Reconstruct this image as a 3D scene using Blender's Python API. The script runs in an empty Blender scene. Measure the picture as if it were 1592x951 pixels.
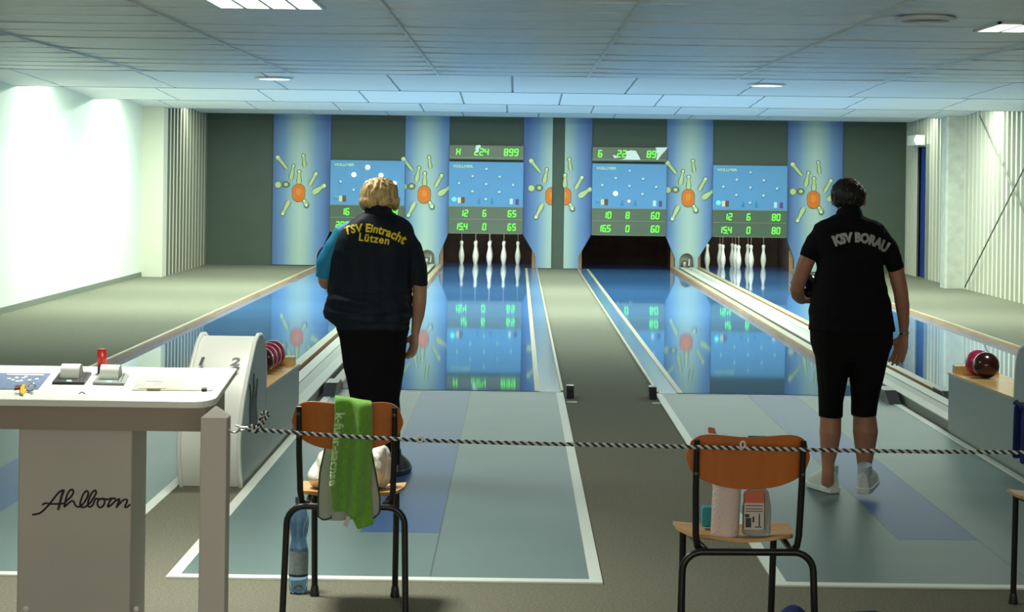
import bpy, bmesh, math, random
from mathutils import Vector, Matrix, noise
from mathutils.bvhtree import BVHTree
random.seed(7)
S = bpy.context.scene
COL = S.collection
PI = math.pi
# ------------------------------------------------------------------ camera
F = 2975.0; H = 1.58; ROLL = 0.0135; CX = 805.0; CY = 273.0
cd = bpy.data.cameras.new('camera'); cam = bpy.data.objects.new('camera', cd); COL.objects.link(cam)
cd.sensor_width = 36; cd.lens = F * 36 / 1592
cd.shift_x = (796 - CX) / 1592; cd.shift_y = -(475.5 - CY) / 1592
cd.clip_end = 200; cd.clip_start = .05
cam.matrix_world = Matrix.Translation((0, 0, H)) @ Matrix.Rotation(PI / 2, 4, 'X') @ Matrix.Rotation(ROLL, 4, 'Z')
S.camera = cam
# ------------------------------------------------------------------ world, lights, exposure
w = bpy.data.worlds.new('world'); S.world = w; w.use_nodes = True
w.node_tree.nodes['Background'].inputs[0].default_value = (.8, .9, .85, 1)
w.node_tree.nodes['Background'].inputs[1].default_value = .1
S.view_settings.view_transform = 'Standard'; S.view_settings.look = 'None'
S.view_settings.exposure = 0.0; S.view_settings.gamma = 1; S.view_settings.use_curve_mapping = False
try:
    S.cycles.use_denoising = True; S.cycles.max_bounces = 7; S.cycles.diffuse_bounces = 4; S.cycles.glossy_bounces = 4
    S.cycles.caustics_reflective = False; S.cycles.caustics_refractive = False
except Exception: pass
def area(name, loc, sx, sy, power, col, rot=(0, 0, 0), spread=PI):
    l = bpy.data.lights.new(name, 'AREA'); l.shape = 'RECTANGLE'; l.size = sx; l.size_y = sy
    l.energy = power; l.color = col; l.spread = spread
    o = bpy.data.objects.new(name, l); COL.objects.link(o); o.location = loc; o.rotation_euler = rot
    return o
GW = (.86, 1., .84)
for Yl, pw in ((18.15, 130), (22.3, 560), (26.2, 560), (30.3, 235)):
    area('coffer_light', (.5, Yl, 2.66), 11.9, .25, pw, GW)
for xc in (-4.6, -5.25):                                    # wash close to the left wall
    for Yl in (22.3, 26.2): area('coffer_light', (xc, Yl, 2.62), .5, .6, 15, GW)
for xc in (-2.53, -.50, 1.87, 3.90): area('pit_light', (xc, 32.85, 1.15), 1.3, .08, 30 if xc > 3 or -1 < xc < 0 else 7.0, GW, (.55, 0, 0))
area('troffer_light', (-1.38, 10.35, 2.48), .55, .55, 30, (1, 1, .9))
area('troffer_light', (3.05, 11.3, 2.48), .55, .55, 22, (1, 1, .9))
area('troffer_light', (-1.25, 7.1, 2.47), .5, .5, 48, (1, 1, .9), spread=2.2)
area('rear_fill_light', (.3, -2.9, 1.75), 7.0, 1.1, 190, (1, .93, .82), (PI / 2, 0, 0))  # added fill from behind the camera, lights chair backs, post and console
# ------------------------------------------------------------------ helpers
def at(px, py, Y):
    a, b = px - CX, py - CY; c, s = math.cos(ROLL), math.sin(ROLL)
    u, v = a * c + b * s, -a * s + b * c
    return Vector((u * Y / F, Y, H - v * Y / F))
def mat(name, col, rough=.6, metal=0, spec=.5, emit=None, es=0, noise_amt=0, noise_scale=20, bump=0, bump_scale=60, trans=0, ior=1.5, coat=0, sheen=0, alpha=1):
    m = bpy.data.materials.new(name); m.use_nodes = True; nt = m.node_tree; b = nt.nodes['Principled BSDF']
    b.inputs['Base Color'].default_value = (*col, 1); b.inputs['Roughness'].default_value = rough
    b.inputs['Metallic'].default_value = metal; b.inputs['Specular IOR Level'].default_value = spec
    b.inputs['IOR'].default_value = ior; b.inputs['Transmission Weight'].default_value = trans
    b.inputs['Coat Weight'].default_value = coat; b.inputs['Sheen Weight'].default_value = sheen; b.inputs['Alpha'].default_value = alpha
    if emit: b.inputs['Emission Color'].default_value = (*emit, 1); b.inputs['Emission Strength'].default_value = es
    if noise_amt or bump:
        tc = nt.nodes.new('ShaderNodeTexCoord')
    if noise_amt:
        n = nt.nodes.new('ShaderNodeTexNoise'); n.inputs['Scale'].default_value = noise_scale; n.inputs['Detail'].default_value = 4
        nt.links.new(tc.outputs['Object'], n.inputs['Vector'])
        r = nt.nodes.new('ShaderNodeValToRGB'); e = r.color_ramp.elements
        e[0].position = .3; e[1].position = .7
        e[0].color = (*[max(0, c * (1 - noise_amt)) for c in col], 1); e[1].color = (*[min(1, c * (1 + noise_amt)) for c in col], 1)
        nt.links.new(n.outputs['Fac'], r.inputs['Fac']); nt.links.new(r.outputs['Color'], b.inputs['Base Color'])
    if bump:
        n2 = nt.nodes.new('ShaderNodeTexNoise'); n2.inputs['Scale'].default_value = bump_scale; n2.inputs['Detail'].default_value = 3
        nt.links.new(tc.outputs['Object'], n2.inputs['Vector'])
        bp = nt.nodes.new('ShaderNodeBump'); bp.inputs['Strength'].default_value = bump; bp.inputs['Distance'].default_value = .01
        nt.links.new(n2.outputs['Fac'], bp.inputs['Height']); nt.links.new(bp.outputs['Normal'], b.inputs['Normal'])
    return m
def wood(name, c1, c2, rough=.4, scale=(3, 30, 30), coat=.2):
    m = mat(name, c1, rough, coat=coat); nt = m.node_tree; b = nt.nodes['Principled BSDF']
    tc = nt.nodes.new('ShaderNodeTexCoord'); mp = nt.nodes.new('ShaderNodeMapping'); mp.inputs['Scale'].default_value = scale
    n = nt.nodes.new('ShaderNodeTexNoise'); n.inputs['Scale'].default_value = 1.5; n.inputs['Detail'].default_value = 6
    r = nt.nodes.new('ShaderNodeValToRGB'); r.color_ramp.elements[0].position = .35; r.color_ramp.elements[1].position = .65
    r.color_ramp.elements[0].color = (*c1, 1); r.color_ramp.elements[1].color = (*c2, 1)
    nt.links.new(tc.outputs['Object'], mp.inputs['Vector']); nt.links.new(mp.outputs[0], n.inputs['Vector'])
    nt.links.new(n.outputs['Fac'], r.inputs['Fac']); nt.links.new(r.outputs['Color'], b.inputs['Base Color'])
    return m
class MB:
    def __init__(s): s.v = []; s.f = []; s.m = []; s.mi = 0
    def add(s, vs, fs):
        o = len(s.v); s.v += [Vector(p) for p in vs]; s.f += [[i + o for i in f] for f in fs]; s.m += [s.mi] * len(fs)
    def box(s, x0, x1, y0, y1, z0, z1):
        s.add([(x0,y0,z0),(x1,y0,z0),(x1,y1,z0),(x0,y1,z0),(x0,y0,z1),(x1,y0,z1),(x1,y1,z1),(x0,y1,z1)],
              [(0,3,2,1),(4,5,6,7),(0,1,5,4),(1,2,6,5),(2,3,7,6),(3,0,4,7)])
    def prism(s, pts, vec):                                # polygon swept along vec
        n = len(pts); a = [Vector(p) for p in pts]; b = [p + Vector(vec) for p in a]
        s.add(a + b, [list(range(n))[::-1], list(range(n, 2 * n))] + [(i, (i + 1) % n, n + (i + 1) % n, n + i) for i in range(n)])
    def sheet(s, prof, vec):                               # open profile swept along vec
        n = len(prof); a = [Vector(p) for p in prof]; b = [p + Vector(vec) for p in a]
        s.add(a + b, [(i, i + 1, n + i + 1, n + i) for i in range(n - 1)])
    def rings(s, rings, cap=True, closed=True):
        n = len(rings[0]); fs = []
        for k in range(len(rings) - 1):
            for i in range(n if closed else n - 1):
                j = (i + 1) % n; fs.append((k * n + i, k * n + j, (k + 1) * n + j, (k + 1) * n + i))
        if cap: fs += [list(range(n))[::-1], list(range((len(rings) - 1) * n, len(rings) * n))]
        s.add([p for r in rings for p in r], fs)
    def lathe(s, prof, c=(0, 0, 0), n=24, axis='Z', sx=1, sy=1):
        R = []
        for r, z in prof:
            ring = []
            for i in range(n):
                a = 2 * PI * i / n; x, y = r * math.cos(a) * sx, r * math.sin(a) * sy
                p = (x, y, z) if axis == 'Z' else ((z, x, y) if axis == 'X' else (x, z, -y))
                ring.append(Vector(c) + Vector(p))
            R.append(ring)
        s.rings(R)
    def tube(s, pts, r, n=10, cap=True, flat=None):
        pts = [Vector(p) for p in pts]; R = []; rr = r if isinstance(r, (list, tuple)) else [r] * len(pts)
        t = (pts[1] - pts[0]).normalized(); up = Vector((0, 0, 1)) if abs(t.z) < .9 else Vector((0, 1, 0))
        u = t.cross(up).normalized()
        for k, p in enumerate(pts):
            if 0 < k < len(pts) - 1: t = ((pts[k] - pts[k - 1]).normalized() + (pts[k + 1] - pts[k]).normalized()).normalized()
            elif k: t = (pts[k] - pts[k - 1]).normalized()
            u = (u - t * u.dot(t)).normalized(); q = t.cross(u)
            a, b = rr[k] if isinstance(rr[k], (tuple, list)) else (rr[k], rr[k])
            R.append([p + u * a * math.cos(2 * PI * i / n) + q * b * math.sin(2 * PI * i / n) for i in range(n)])
        s.rings(R, cap)
    def ball(s, c, r, n=20, m=12):
        rx, ry, rz = r if isinstance(r, (tuple, list)) else (r, r, r)
        s.lathe([(max(.0005, math.sin(PI * k / m)), -math.cos(PI * k / m) * 1) for k in range(m + 1)], (0, 0, 0), n)
        cnt = (m + 1) * n
        for p in s.v[-cnt:]: p.x = p.x * rx + c[0]; p.y = p.y * ry + c[1]; p.z = p.z * rz + c[2]
    def build(s, name, mats, parent=None, smooth=False, bevel=0, origin=None, label=None):
        me = bpy.data.meshes.new(name); org = Vector(origin) if origin is not None else Vector((0, 0, 0))
        if origin is None and s.v:
            lo = Vector([min(p[i] for p in s.v) for i in range(3)]); hi = Vector([max(p[i] for p in s.v) for i in range(3)])
            org = Vector(((lo.x + hi.x) / 2, (lo.y + hi.y) / 2, lo.z))
        me.from_pydata([tuple(p - org) for p in s.v], [], s.f)
        for m in (mats if isinstance(mats, (list, tuple)) else [mats]): me.materials.append(m)
        me.polygons.foreach_set('material_index', s.m)
        bm = bmesh.new(); bm.from_mesh(me); bmesh.ops.recalc_face_normals(bm, faces=bm.faces); bm.to_mesh(me); bm.free()
        if smooth:
            for p in me.polygons: p.use_smooth = True
            try: me.set_sharp_from_angle(angle=.7)
            except Exception: pass
        o = bpy.data.objects.new(name, me); COL.objects.link(o); o.location = org
        if parent is not None: o.parent = parent; o.location = org - Vector(parent.location) if parent.parent is None else org - Vector(parent.location) - Vector(parent.parent.location)
        if bevel:
            b = o.modifiers.new('bevel', 'BEVEL'); b.width = bevel; b.segments = 2; b.limit_method = 'ANGLE'
        if label: o['label'] = label
        return o
def tag(o, label, cat, group=None):
    o['label'] = label; o['category'] = cat
    if group: o['group'] = group
    return o
def thing(name, loc, label, cat, group=None):
    o = bpy.data.objects.new(name, None); COL.objects.link(o); o.location = loc; o.empty_display_size = .1
    return tag(o, label, cat, group)
def struct(o): o['kind'] = 'structure'; return o
def copy_tree(root, loc, label, group=None, parent=None):
    r = root.copy(); COL.objects.link(r); r.location = loc
    if label: r['label'] = label
    if group: r['group'] = group
    for ch in root.children:
        c = ch.copy(); COL.objects.link(c); c.parent = r
        for g in ch.children:
            d = g.copy(); COL.objects.link(d); d.parent = c
    return r
def text_mesh(body, size, bold=0.0, sx=1.0, spacing=1.0):
    cu = bpy.data.curves.new('t', 'FONT'); cu.body = body; cu.size = size; cu.offset = bold; cu.align_x = 'CENTER'; cu.align_y = 'CENTER'
    cu.space_character = spacing; cu.resolution_u = 3
    o = bpy.data.objects.new('t', cu); COL.objects.link(o); bpy.context.view_layer.update()
    me = bpy.data.meshes.new_from_object(o.evaluated_get(bpy.context.evaluated_depsgraph_get()))
    bm = bmesh.new(); bm.from_mesh(me); bmesh.ops.triangulate(bm, faces=bm.faces)
    bmesh.ops.subdivide_edges(bm, edges=[e for e in bm.edges if e.calc_length() > size * .3], cuts=1, use_grid_fill=False)
    bmesh.ops.triangulate(bm, faces=bm.faces)
    vs = [(v.co.x * sx, v.co.y) for v in bm.verts]; bm.verts.index_update(); fs = [[v.index for v in f.verts] for f in bm.faces]
    bm.free(); bpy.data.objects.remove(o); bpy.data.curves.remove(cu); bpy.data.meshes.remove(me)
    return vs, fs
# ------------------------------------------------------------------ materials
M = {}
M['carpet'] = mat('carpet', (.20, .20, .15), .95, spec=.1, noise_amt=.22, noise_scale=90, bump=.5, bump_scale=250)
M['wall_white'] = mat('white_wall', (.72, .77, .68), .6, noise_amt=.02, noise_scale=2)
M['pillar'] = mat('pillar_paint', (.62, .62, .50), .6)
M['groove'] = mat('cladding_groove_shade', (.42, .42, .33), .5); M['groove2'] = mat('cladding_groove_deep_shade', (.15, .15, .10), .6)  # groove faces coloured darker to paint the shade between the ribs
M['corr'] = mat('corrugated_metal', (.66, .66, .54), .5)
M['concrete'] = mat('concrete', (.50, .52, .45), .8, noise_amt=.12, noise_scale=7)
M['green_wall'] = mat('grey_green_wall', (.075, .10, .075), .8, noise_amt=.05, noise_scale=2)
M['ceil'] = mat('ceiling_tile', (.82, .86, .84), .42, spec=.7, noise_amt=.05, noise_scale=8, bump=.1)
M['ceil2'] = mat('ceiling_panel', (.88, .88, .86), .8)
M['joint'] = mat('panel_joint', (.30, .32, .32), .6); M['tbar'] = mat('ceiling_bar', (.9, .92, .9), .5)
M['white'] = mat('white_paint', (.78, .80, .74), .35)
M['dark'] = mat('dark_void', (.02, .02, .02), .8)
M['black'] = mat('black_plastic', (.012, .013, .013), .45)
M['blackmetal'] = mat('black_metal', (.010, .010, .010), .35, spec=.4)
M['chrome'] = mat('chrome', (.6, .6, .58), .22, metal=1)
M['white_line'] = mat('white_line', (.72, .78, .70), .5)
M['pinwhite'] = mat('pin_white', (.85, .86, .78), .25, coat=.3)
M['string'] = mat('pin_string', (.35, .30, .26), .8)
M['doorblue'] = mat('door_blue', (.005, .03, .22), .4)
M['lamp'] = mat('lamp_diffuser', (.9, .9, .85), .4, emit=(.95, 1, .88), es=5)
M['em'] = mat('lamp_lens', (.9, .9, .85), .4, emit=(.9, 1, .95), es=1.6)
M['dl'] = mat('downlight_glow', (.9, .9, .85), .4, emit=(.92, 1, .97), es=4)
M['pitdark'] = mat('pit_curtain', (.03, .014, .009), .9, noise_amt=.4, noise_scale=4)
M['pitwood'] = wood('pit_wood', (.42, .22, .09), (.52, .30, .14))
M['kerb'] = wood('kerb_wood', (.52, .27, .10), (.64, .37, .15), scale=(20, 1.2, 20))
M['cream'] = mat('cream_edge', (.37, .33, .20), .5)
M['shelfwood'] = wood('shelf_wood', (.55, .32, .09), (.66, .42, .15), scale=(8, 2, 8))
def glossy(name, col, rough, spec=.5, ns=0, coat=0, ior=1.5):
    m = mat(name, col, rough, spec=spec, coat=coat, ior=ior, noise_amt=ns, noise_scale=1.5)
    m.node_tree.nodes['Principled BSDF'].inputs['Coat Roughness'].default_value = .02
    return m
M['lane'] = glossy('lane_plastic', (.075, .21, .47), .035, spec=.6, ns=.1, ior=1.6)
M['gutter'] = glossy('gutter_plastic', (.10, .20, .36), .16)
M['channel'] = mat('track_panel', (.40, .42, .36), .55)
M['rail'] = mat('track_rail', (.52, .54, .45), .5)
M['approach'] = glossy('approach_vinyl', (.13, .20, .195), .42, spec=.10, ns=.06)
M['bluestrip'] = glossy('landing_strip', (.045, .105, .25), .42, spec=.10)
# ------------------------------------------------------------------ structure
def quadbox(name, x0, x1, y0, y1, z0, z1, m, parent=None, kind=True, bevel=0):
    b = MB(); b.box(x0, x1, y0, y1, z0, z1); o = b.build(name, m, parent, bevel=bevel)
    if kind and parent is None: struct(o)
    return o
WY = 32.55
quadbox('floor', -6, 7.2, -3.1, 35.4, -.2, 0, M['carpet'])
quadbox('wall_left', -5.75, -5.6, -3, 28.5, 0, 2.95, M['wall_white'])
quadbox('baseboard_left', -5.6, -5.585, -3, 28.5, 0, .07, mat('baseboard_grey', (.16, .18, .14), .7))
quadbox('wall_rear', -5.75, 6.9, -3.2, -3, 0, 2.95, M['wall_white'])
quadbox('trim_1', -5.75, -5.28, 28.5, 28.8, 0, 2.62, M['pillar'])
def corrugated(name, x, y0, y1, side, z1=2.66, step=.24, z0=0, mt=None):
    prof = []; y = y0; d = .05 * side
    while y < y1 - 1e-3:
        for f, dx in ((0, 0), (.32, 0), (.42, d), (.90, d)):
            if y + f * step < y1: prof.append((x + dx, y + f * step, z0))
        y += step
    prof.append((x, y1, z0)); b = MB(); b.sheet(prof, (0, 0, z1 - z0))
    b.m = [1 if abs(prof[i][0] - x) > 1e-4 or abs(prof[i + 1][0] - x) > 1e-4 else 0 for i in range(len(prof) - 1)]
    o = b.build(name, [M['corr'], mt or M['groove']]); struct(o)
    sd = o.modifiers.new('solid', 'SOLIDIFY'); sd.thickness = .01
    return o
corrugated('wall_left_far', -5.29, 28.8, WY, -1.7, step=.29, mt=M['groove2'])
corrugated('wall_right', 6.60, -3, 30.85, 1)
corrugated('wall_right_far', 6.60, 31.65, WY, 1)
corrugated('wall_right_lintel', 6.60, 30.85, 31.65, 1, z0=2.14)
dr = quadbox('door_1', 6.66, 6.70, 30.87, 31.63, 0, 2.13, M['doorblue'])
b = MB(); b.box(6.62, 6.66, 30.93, 30.96, .98, 1.02); b.box(6.61, 6.63, 30.93, 31.06, .99, 1.01); b.build('door_handle', M['chrome'], dr)
quadbox('trim_2', 6.58, 6.66, 30.82, 30.87, 0, 2.18, mat('door_frame', (.28, .3, .25), .6))
quadbox('wall_right_outer', 6.75, 6.9, -3, WY, 0, 2.95, M['dark'])
# concrete column
b = MB(); b.prism([(6.33, 28.30, 0), (6.36, 28.27, 0), (6.60, 28.27, 0), (6.60, 28.6, 0), (6.33, 28.6, 0)], (0, 0, 2.64)); struct(b.build('trim_3', M['concrete']))
wn = MB()
for x in (-3.25, -.95, 1.45, 3.8): wn.box(x - .04, x + .04, -3, -2.94, 1.15, 2.35)
wn.box(-3.25, 3.8, -3, -2.94, 1.11, 1.17); wn.box(-3.25, 3.8, -3, -2.94, 2.33, 2.39); struct(wn.build('added_window_1', M['white']))  # unseen frame, added to dress the rear fill light
# back wall with four pit openings and two ball exits
LC = [-2.53, -.50, 1.87, 3.90]                               # lane centres
BC = [-2.549, -.536, 1.893, 3.945]                           # scoreboard centres
PC = [-1.515, 2.885]                                         # pair centres
LANE_HW = .82
def arch(cx, hw=.12, z1=.30, n=8):
    return [(cx - hw, 0.0), (cx - hw, z1 - hw)] + [(cx - hw * math.cos(PI * k / n), z1 - hw + hw * math.sin(PI * k / n)) for k in range(1, n)] + [(cx + hw, z1 - hw), (cx + hw, 0.0)]
def gap_poly(i, zt):                                         # wall between pit i-1 and pit i, below zt
    L = (BC[i - 1] + .632, LC[i - 1] + LANE_HW) if i > 0 else None
    R = (BC[i] - .632, LC[i] - LANE_HW) if i < 4 else None
    return L, R
def outline(i, xl=None, xr=None, zt=2.62, zc=.59, notch=None, z0=0):
    p = []
    if i > 0 and xl is None: l0, l1 = BC[i - 1] + .632, LC[i - 1] + LANE_HW; p += [(l0, zt), (l0, zc), (l1, .215), (l1, z0)]
    else: p += [(xl, zt), (xl, z0)]
    if notch is not None: p += arch(notch)
    if i < 4 and xr is None: r0, r1 = BC[i] - .632, LC[i] - LANE_HW; p += [(r1, z0), (r1, .215), (r0, zc), (r0, zt)]
    else: p += [(xr, z0), (xr, zt)]
    return p
wb = MB()
gaps = [outline(0, xl=-5.4), outline(1, notch=PC[0]), outline(2), outline(3, notch=PC[1]), outline(4, xr=6.75)]
for g in gaps: wb.prism([(x, WY, z) for x, z in g], (0, .10, 0))
for c in BC: wb.box(c - .632, c + .632, WY, WY + .1, .59, 2.62)
struct(wb.build('wall_back', M['green_wall']))
struct(quadbox('wall_back_outer', -6, 7.2, 35.2, 35.3, 0, 2.95, M['dark']))
# ceiling : near tiles, far slanted panels, slab above
cb = MB(); TW, TD = 1.37, .625
NE = 17.66
nx0 = -5.6 - .02; cols = [-5.6] + [-.74 + TW * k for k in range(-3, 6)] + [6.62]
rows = []; y = NE
while y > -3: rows.append(y); y -= TD
for k in range(len(rows) - 1):
    y1, y0 = rows[k] - .0015, rows[k + 1] + .0015
    for j in range(len(cols) - 1):
        x0, x1 = cols[j] + .002, cols[j + 1] - .002
        rings = []
        e0, e1 = random.uniform(-.003, .004), random.uniform(-.003, .004)
        for q in range(7):
            f = q / 6; x = x0 + (x1 - x0) * f; sag = .0075 * (abs(2 * f - 1) ** 3)
            z = 2.50 + e0 * (1 - f) + e1 * f
            rings.append([Vector((x, y0, z + sag * .2)), Vector((x, y1, z + sag + .002)), Vector((x, y1, 2.53)), Vector((x, y0, 2.53))])
        cb.rings(rings)
cb.mi = 1
for j in range(1, len(cols) - 1): cb.box(cols[j] - .010, cols[j] + .010, -3, NE, 2.489, 2.52)
cb.box(-5.6, 6.62, -3, NE, 2.535, 2.55)
struct(cb.build('ceiling', [M['ceil'], M['tbar']]))
quadbox('ceiling_edge', -5.6, 6.62, NE, NE + .02, 2.498, 2.95, M['ceil'])
quadbox('ceiling_slab', -5.8, 7.0, -3.1, 35.3, 2.95, 3.05, M['ceil2'])
def panel_row(y0, y1, z0, z1, off, wav, n=10):
    b = MB(); x = -5.62 + off - 1.25
    while x < 6.6:
        xa, xb = max(x + .012, -5.6), min(x + 1.25 - .012, 6.6)
        if xb > xa + .05:
            top = []
            for q in range(n + 1):
                f = q / n; y = y0 + (y1 - y0) * f; z = z0 + (z1 - z0) * f + wav * math.sin(2 * PI * f * 3)
                top.append([Vector((xa, y, z)), Vector((xb, y, z)), Vector((xb, y, z + .02)), Vector((xa, y, z + .02))])
            b.rings(top)
        x += 1.25
    b.mi = 1; b.box(-5.6, 6.6, y1 - .02, y1, z1 - .004, z1 + .03)
    x = -5.62 + off
    while x < 6.6: b.prism([(x - .012, y0, z0 + .012), (x + .012, y0, z0 + .012), (x + .012, y1, z1 + .012), (x - .012, y1, z1 + .012)], (0, 0, .008)); x += 1.25
    return struct(b.build('ceiling_row', [M['ceil2'], M['joint']]))
panel_row(18.6, 21.3, 2.585, 2.505, .55, .004).name = 'ceiling_row_1'
panel_row(23.4, 25.2, 2.60, 2.515, 1.15, .003).name = 'ceiling_row_2'
panel_row(27.3, 28.7, 2.60, 2.525, .45, .003).name = 'ceiling_row_3'
panel_row(31.0, 32.0, 2.60, 2.562, .95, 0).name = 'ceiling_row_4'
# ------------------------------------------------------------------ lamps in the ceiling
def troffer(x, y, label, z=2.50):
    t = thing('ceiling_light', (x, y, z), label, 'ceiling light', 'square grid lamps in the near ceiling')
    b = MB()
    for k in range(5): b.box(x - .3 + .145 * k, x - .3 + .145 * k + .02, y - .3, y + .3, z - .012, z + .02)
    for yy in (y - .3, y + .28): b.box(x - .3, x + .3, yy, yy + .02, z - .012, z + .02)
    b.build('frame', M['white'], t)
    b = MB(); b.box(x - .28, x + .28, y - .28, y + .28, z - .004, z + .006); b.build('diffuser', M['lamp'], t)
troffer(-1.38, 10.35, 'bright square four-cell ceiling lamp above the left bowler')
troffer(3.05, 11.3, 'bright ceiling lamp cut by the right edge of the photo')
def downlight(x, y, z, r, label, lit, squash=1):
    t = thing('downlight', (x, y, z), label, 'ceiling light', 'round fittings in the ceiling')
    b = MB(); b.lathe([(r, z), (r, z - .012), (r * .8, z - .018), (r * .78, z + .01), (r * .9, z + .012)], (x, y, 0), 32); b.build('ring', M['white'] if lit else M['ceil'], t, smooth=True)
    b = MB(); b.lathe([(.01, z - .004), (r * .78, z - .006), (r * .78, z + .004), (.01, z + .004)], (x, y, 0), 32)
    b.build('lens', M['dl'] if lit else mat('speaker_mesh', (.30, .33, .31), .7), t, smooth=True)
downlight(-2.52, 19.7, 2.553, .20, 'lit round downlight in the bright ceiling on the left', True)
downlight(2.55, 19.7, 2.553, .20, 'lit round downlight in the bright ceiling right of centre', True)
downlight(2.28, 10.75, 2.495, .17, 'unlit round grille in the near ceiling, top right', False)
# ------------------------------------------------------------------ murals
def mural_mat():
    m = mat('mural_print', (.1, .2, .5), .5); nt = m.node_tree; b = nt.nodes['Principled BSDF']
    tc = nt.nodes.new('ShaderNodeTexCoord'); sp = nt.nodes.new('ShaderNodeSeparateXYZ'); ab = nt.nodes.new('ShaderNodeMath'); ab.operation = 'ABSOLUTE'
    r = nt.nodes.new('ShaderNodeValToRGB'); e = r.color_ramp.elements
    e[0].position = .0; e[0].color = (.43, .57, .50, 1); e[1].position = .46; e[1].color = (.07, .14, .36, 1)
    n = e.new(.11); n.color = (.36, .50, .48, 1); n = e.new(.28); n.color = (.15, .28, .48, 1)
    nt.links.new(tc.outputs['Object'], sp.inputs[0]); nt.links.new(sp.outputs[0], ab.inputs[0]); nt.links.new(ab.outputs[0], r.inputs['Fac'])
    nt.links.new(r.outputs['Color'], b.inputs['Base Color']); return m
M['mural'] = mural_mat()
M['pinprint'] = mat('printed_pin', (.50, .62, .28), .5); M['pinout'] = mat('printed_outline', (.10, .16, .07), .5)
M['pinhi'] = mat('printed_highlight', (.72, .80, .66), .5); M['ballprint'] = mat('printed_orange', (.74, .17, .005), .5); M['ballhi'] = mat('printed_light_orange', (.84, .25, .01), .5)
mural_cx = [(-3.72, -4.16, -3.185, 0), (-1.60, None, None, 1), (.585, None, .585, 2), (.795, .795, None, 2), (2.90, None, None, 3), (5.06, 4.585, 5.52, 4)]
U = .001375
def blob(b, x0, z0, r0, x1, z1, r1, y, neck=1, nn=10):        # flat skittle outline from head to base
    d = Vector((x1 - x0, z1 - z0)); L = d.length; d /= L; nrm = Vector((-d.y, d.x)); pts = []
    prof = [(-1.0, .05), (-.75, .72), (0, 1), (.7, .8), (1.3, None)]
    samp = []
    for k in range(nn + 1):
        t = k / nn; s = t * L
        if t < .12: wd = r0
        else:
            f = (t - .12) / .88; base = r0 * .62 * neck; wd = base + (r1 - base) * math.sin(min(1, f * 1.35) * PI / 2) ** 2
            if neck >= 1.5: wd = r1
            if f > .8: wd *= 1 - .35 * (f - .8) / .2
        samp.append((s, wd))
    left = [(x0 - d.x * r0 * .9, z0 - d.y * r0 * .9)] ; R1, R2 = [], []
    for s, wd in [(-r0 * .6, r0 * .75)] + samp:
        R1.append((x0 + d.x * s + nrm.x * wd, z0 + d.y * s + nrm.y * wd)); R2.append((x0 + d.x * s - nrm.x * wd, z0 + d.y * s - nrm.y * wd))
    pts = left + R1 + R2[::-1]
    b.add([(x, y, z) for x, z in pts], [list(range(len(pts)))])
def disc(b, x, z, rx, rz, y, n=18, rot=0):
    b.add([(x + rx * math.cos(2 * PI * i / n), y, z + rz * math.sin(2 * PI * i / n)) for i in range(n)], [list(range(n))])
PRN = [((120,150),28,(238,292),16,1),((318,250),17,(286,425),24,1),((437,122),18,(457,268),18,1),((388,320),20,(388,478),24,1),
       ((597,345),22,(517,495),20,1),((700,492),26,(560,588),34,1),((190,850),22,(272,682),25,1),((455,685),20,(485,735),26,1)]
def graphic(b, ox, oz, clip):
    def X(u): return ox + (u - 385) * U
    def Z(v): return oz - (v - 585) * U
    y = WY - .028
    for (h, r0, t, r1, k) in PRN:
        if clip == 'L' and h[0] > 385: continue
        if clip == 'R' and h[0] < 380: continue
        b.mi = 1; blob(b, X(h[0]), Z(h[1]), (r0 + 9) * U, X(t[0]), Z(t[1]), (r1 + 9) * U, y)
        b.mi = 2; blob(b, X(h[0]), Z(h[1]), r0 * U, X(t[0]), Z(t[1]), r1 * U, y - .002)
        b.mi = 3; disc(b, X(h[0]) , Z(h[1]), r0 * .6 * U, r0 * .6 * U, y - .004)
    if clip != 'R':
        b.mi = 1; disc(b, X(225), Z(485), 50 * U, 42 * U, y); disc(b, X(130), Z(490), 48 * U, 46 * U, y - .001)
        b.mi = 2; disc(b, X(130), Z(490), 38 * U, 38 * U, y - .003); disc(b, X(228), Z(485), 24 * U, 22 * U, y - .003)
    if clip != 'L':
        b.mi = 1; disc(b, X(485), Z(738), 34 * U, 38 * U, y - .0015); b.mi = 3; disc(b, X(482), Z(738), 17 * U, 18 * U, y - .005)
    pts = []
    for i in range(28):
        a = 2 * PI * i / 28; pts.append((75 * math.cos(a), 75 * math.sin(a) + (30 if math.sin(a) >= 0 else -30)))
    for (s, mi, dy) in ((1.08, 1, .004), (1, 4, .006), (.42, 5, .008)):
        pp = [(p[0] * s, p[1] * s + (12 if s < .9 else 0)) for p in pts]
        if clip == 'L': pp = [(min(p[0], 0), p[1]) for p in pp]
        if clip == 'R': pp = [(max(p[0], 0), p[1]) for p in pp]
        b.mi = mi; b.add([(X(385 + p[0]), y - dy, Z(585) + p[1] * U) for p in pp], [list(range(len(pp)))])
mlabels = ['tall blue mural strip with flying skittles and orange ball, left of all the boards', 'blue mural with skittles and orange ball between the two left scoreboards',
           'blue mural half left of the grey centre strip, its ball cut on the right', 'blue mural half right of the grey centre strip, its ball cut on the left',
           'blue mural with skittles and orange ball between the two right scoreboards', 'blue mural strip with skittles behind the right bowler']
BZ = 1.24
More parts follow.
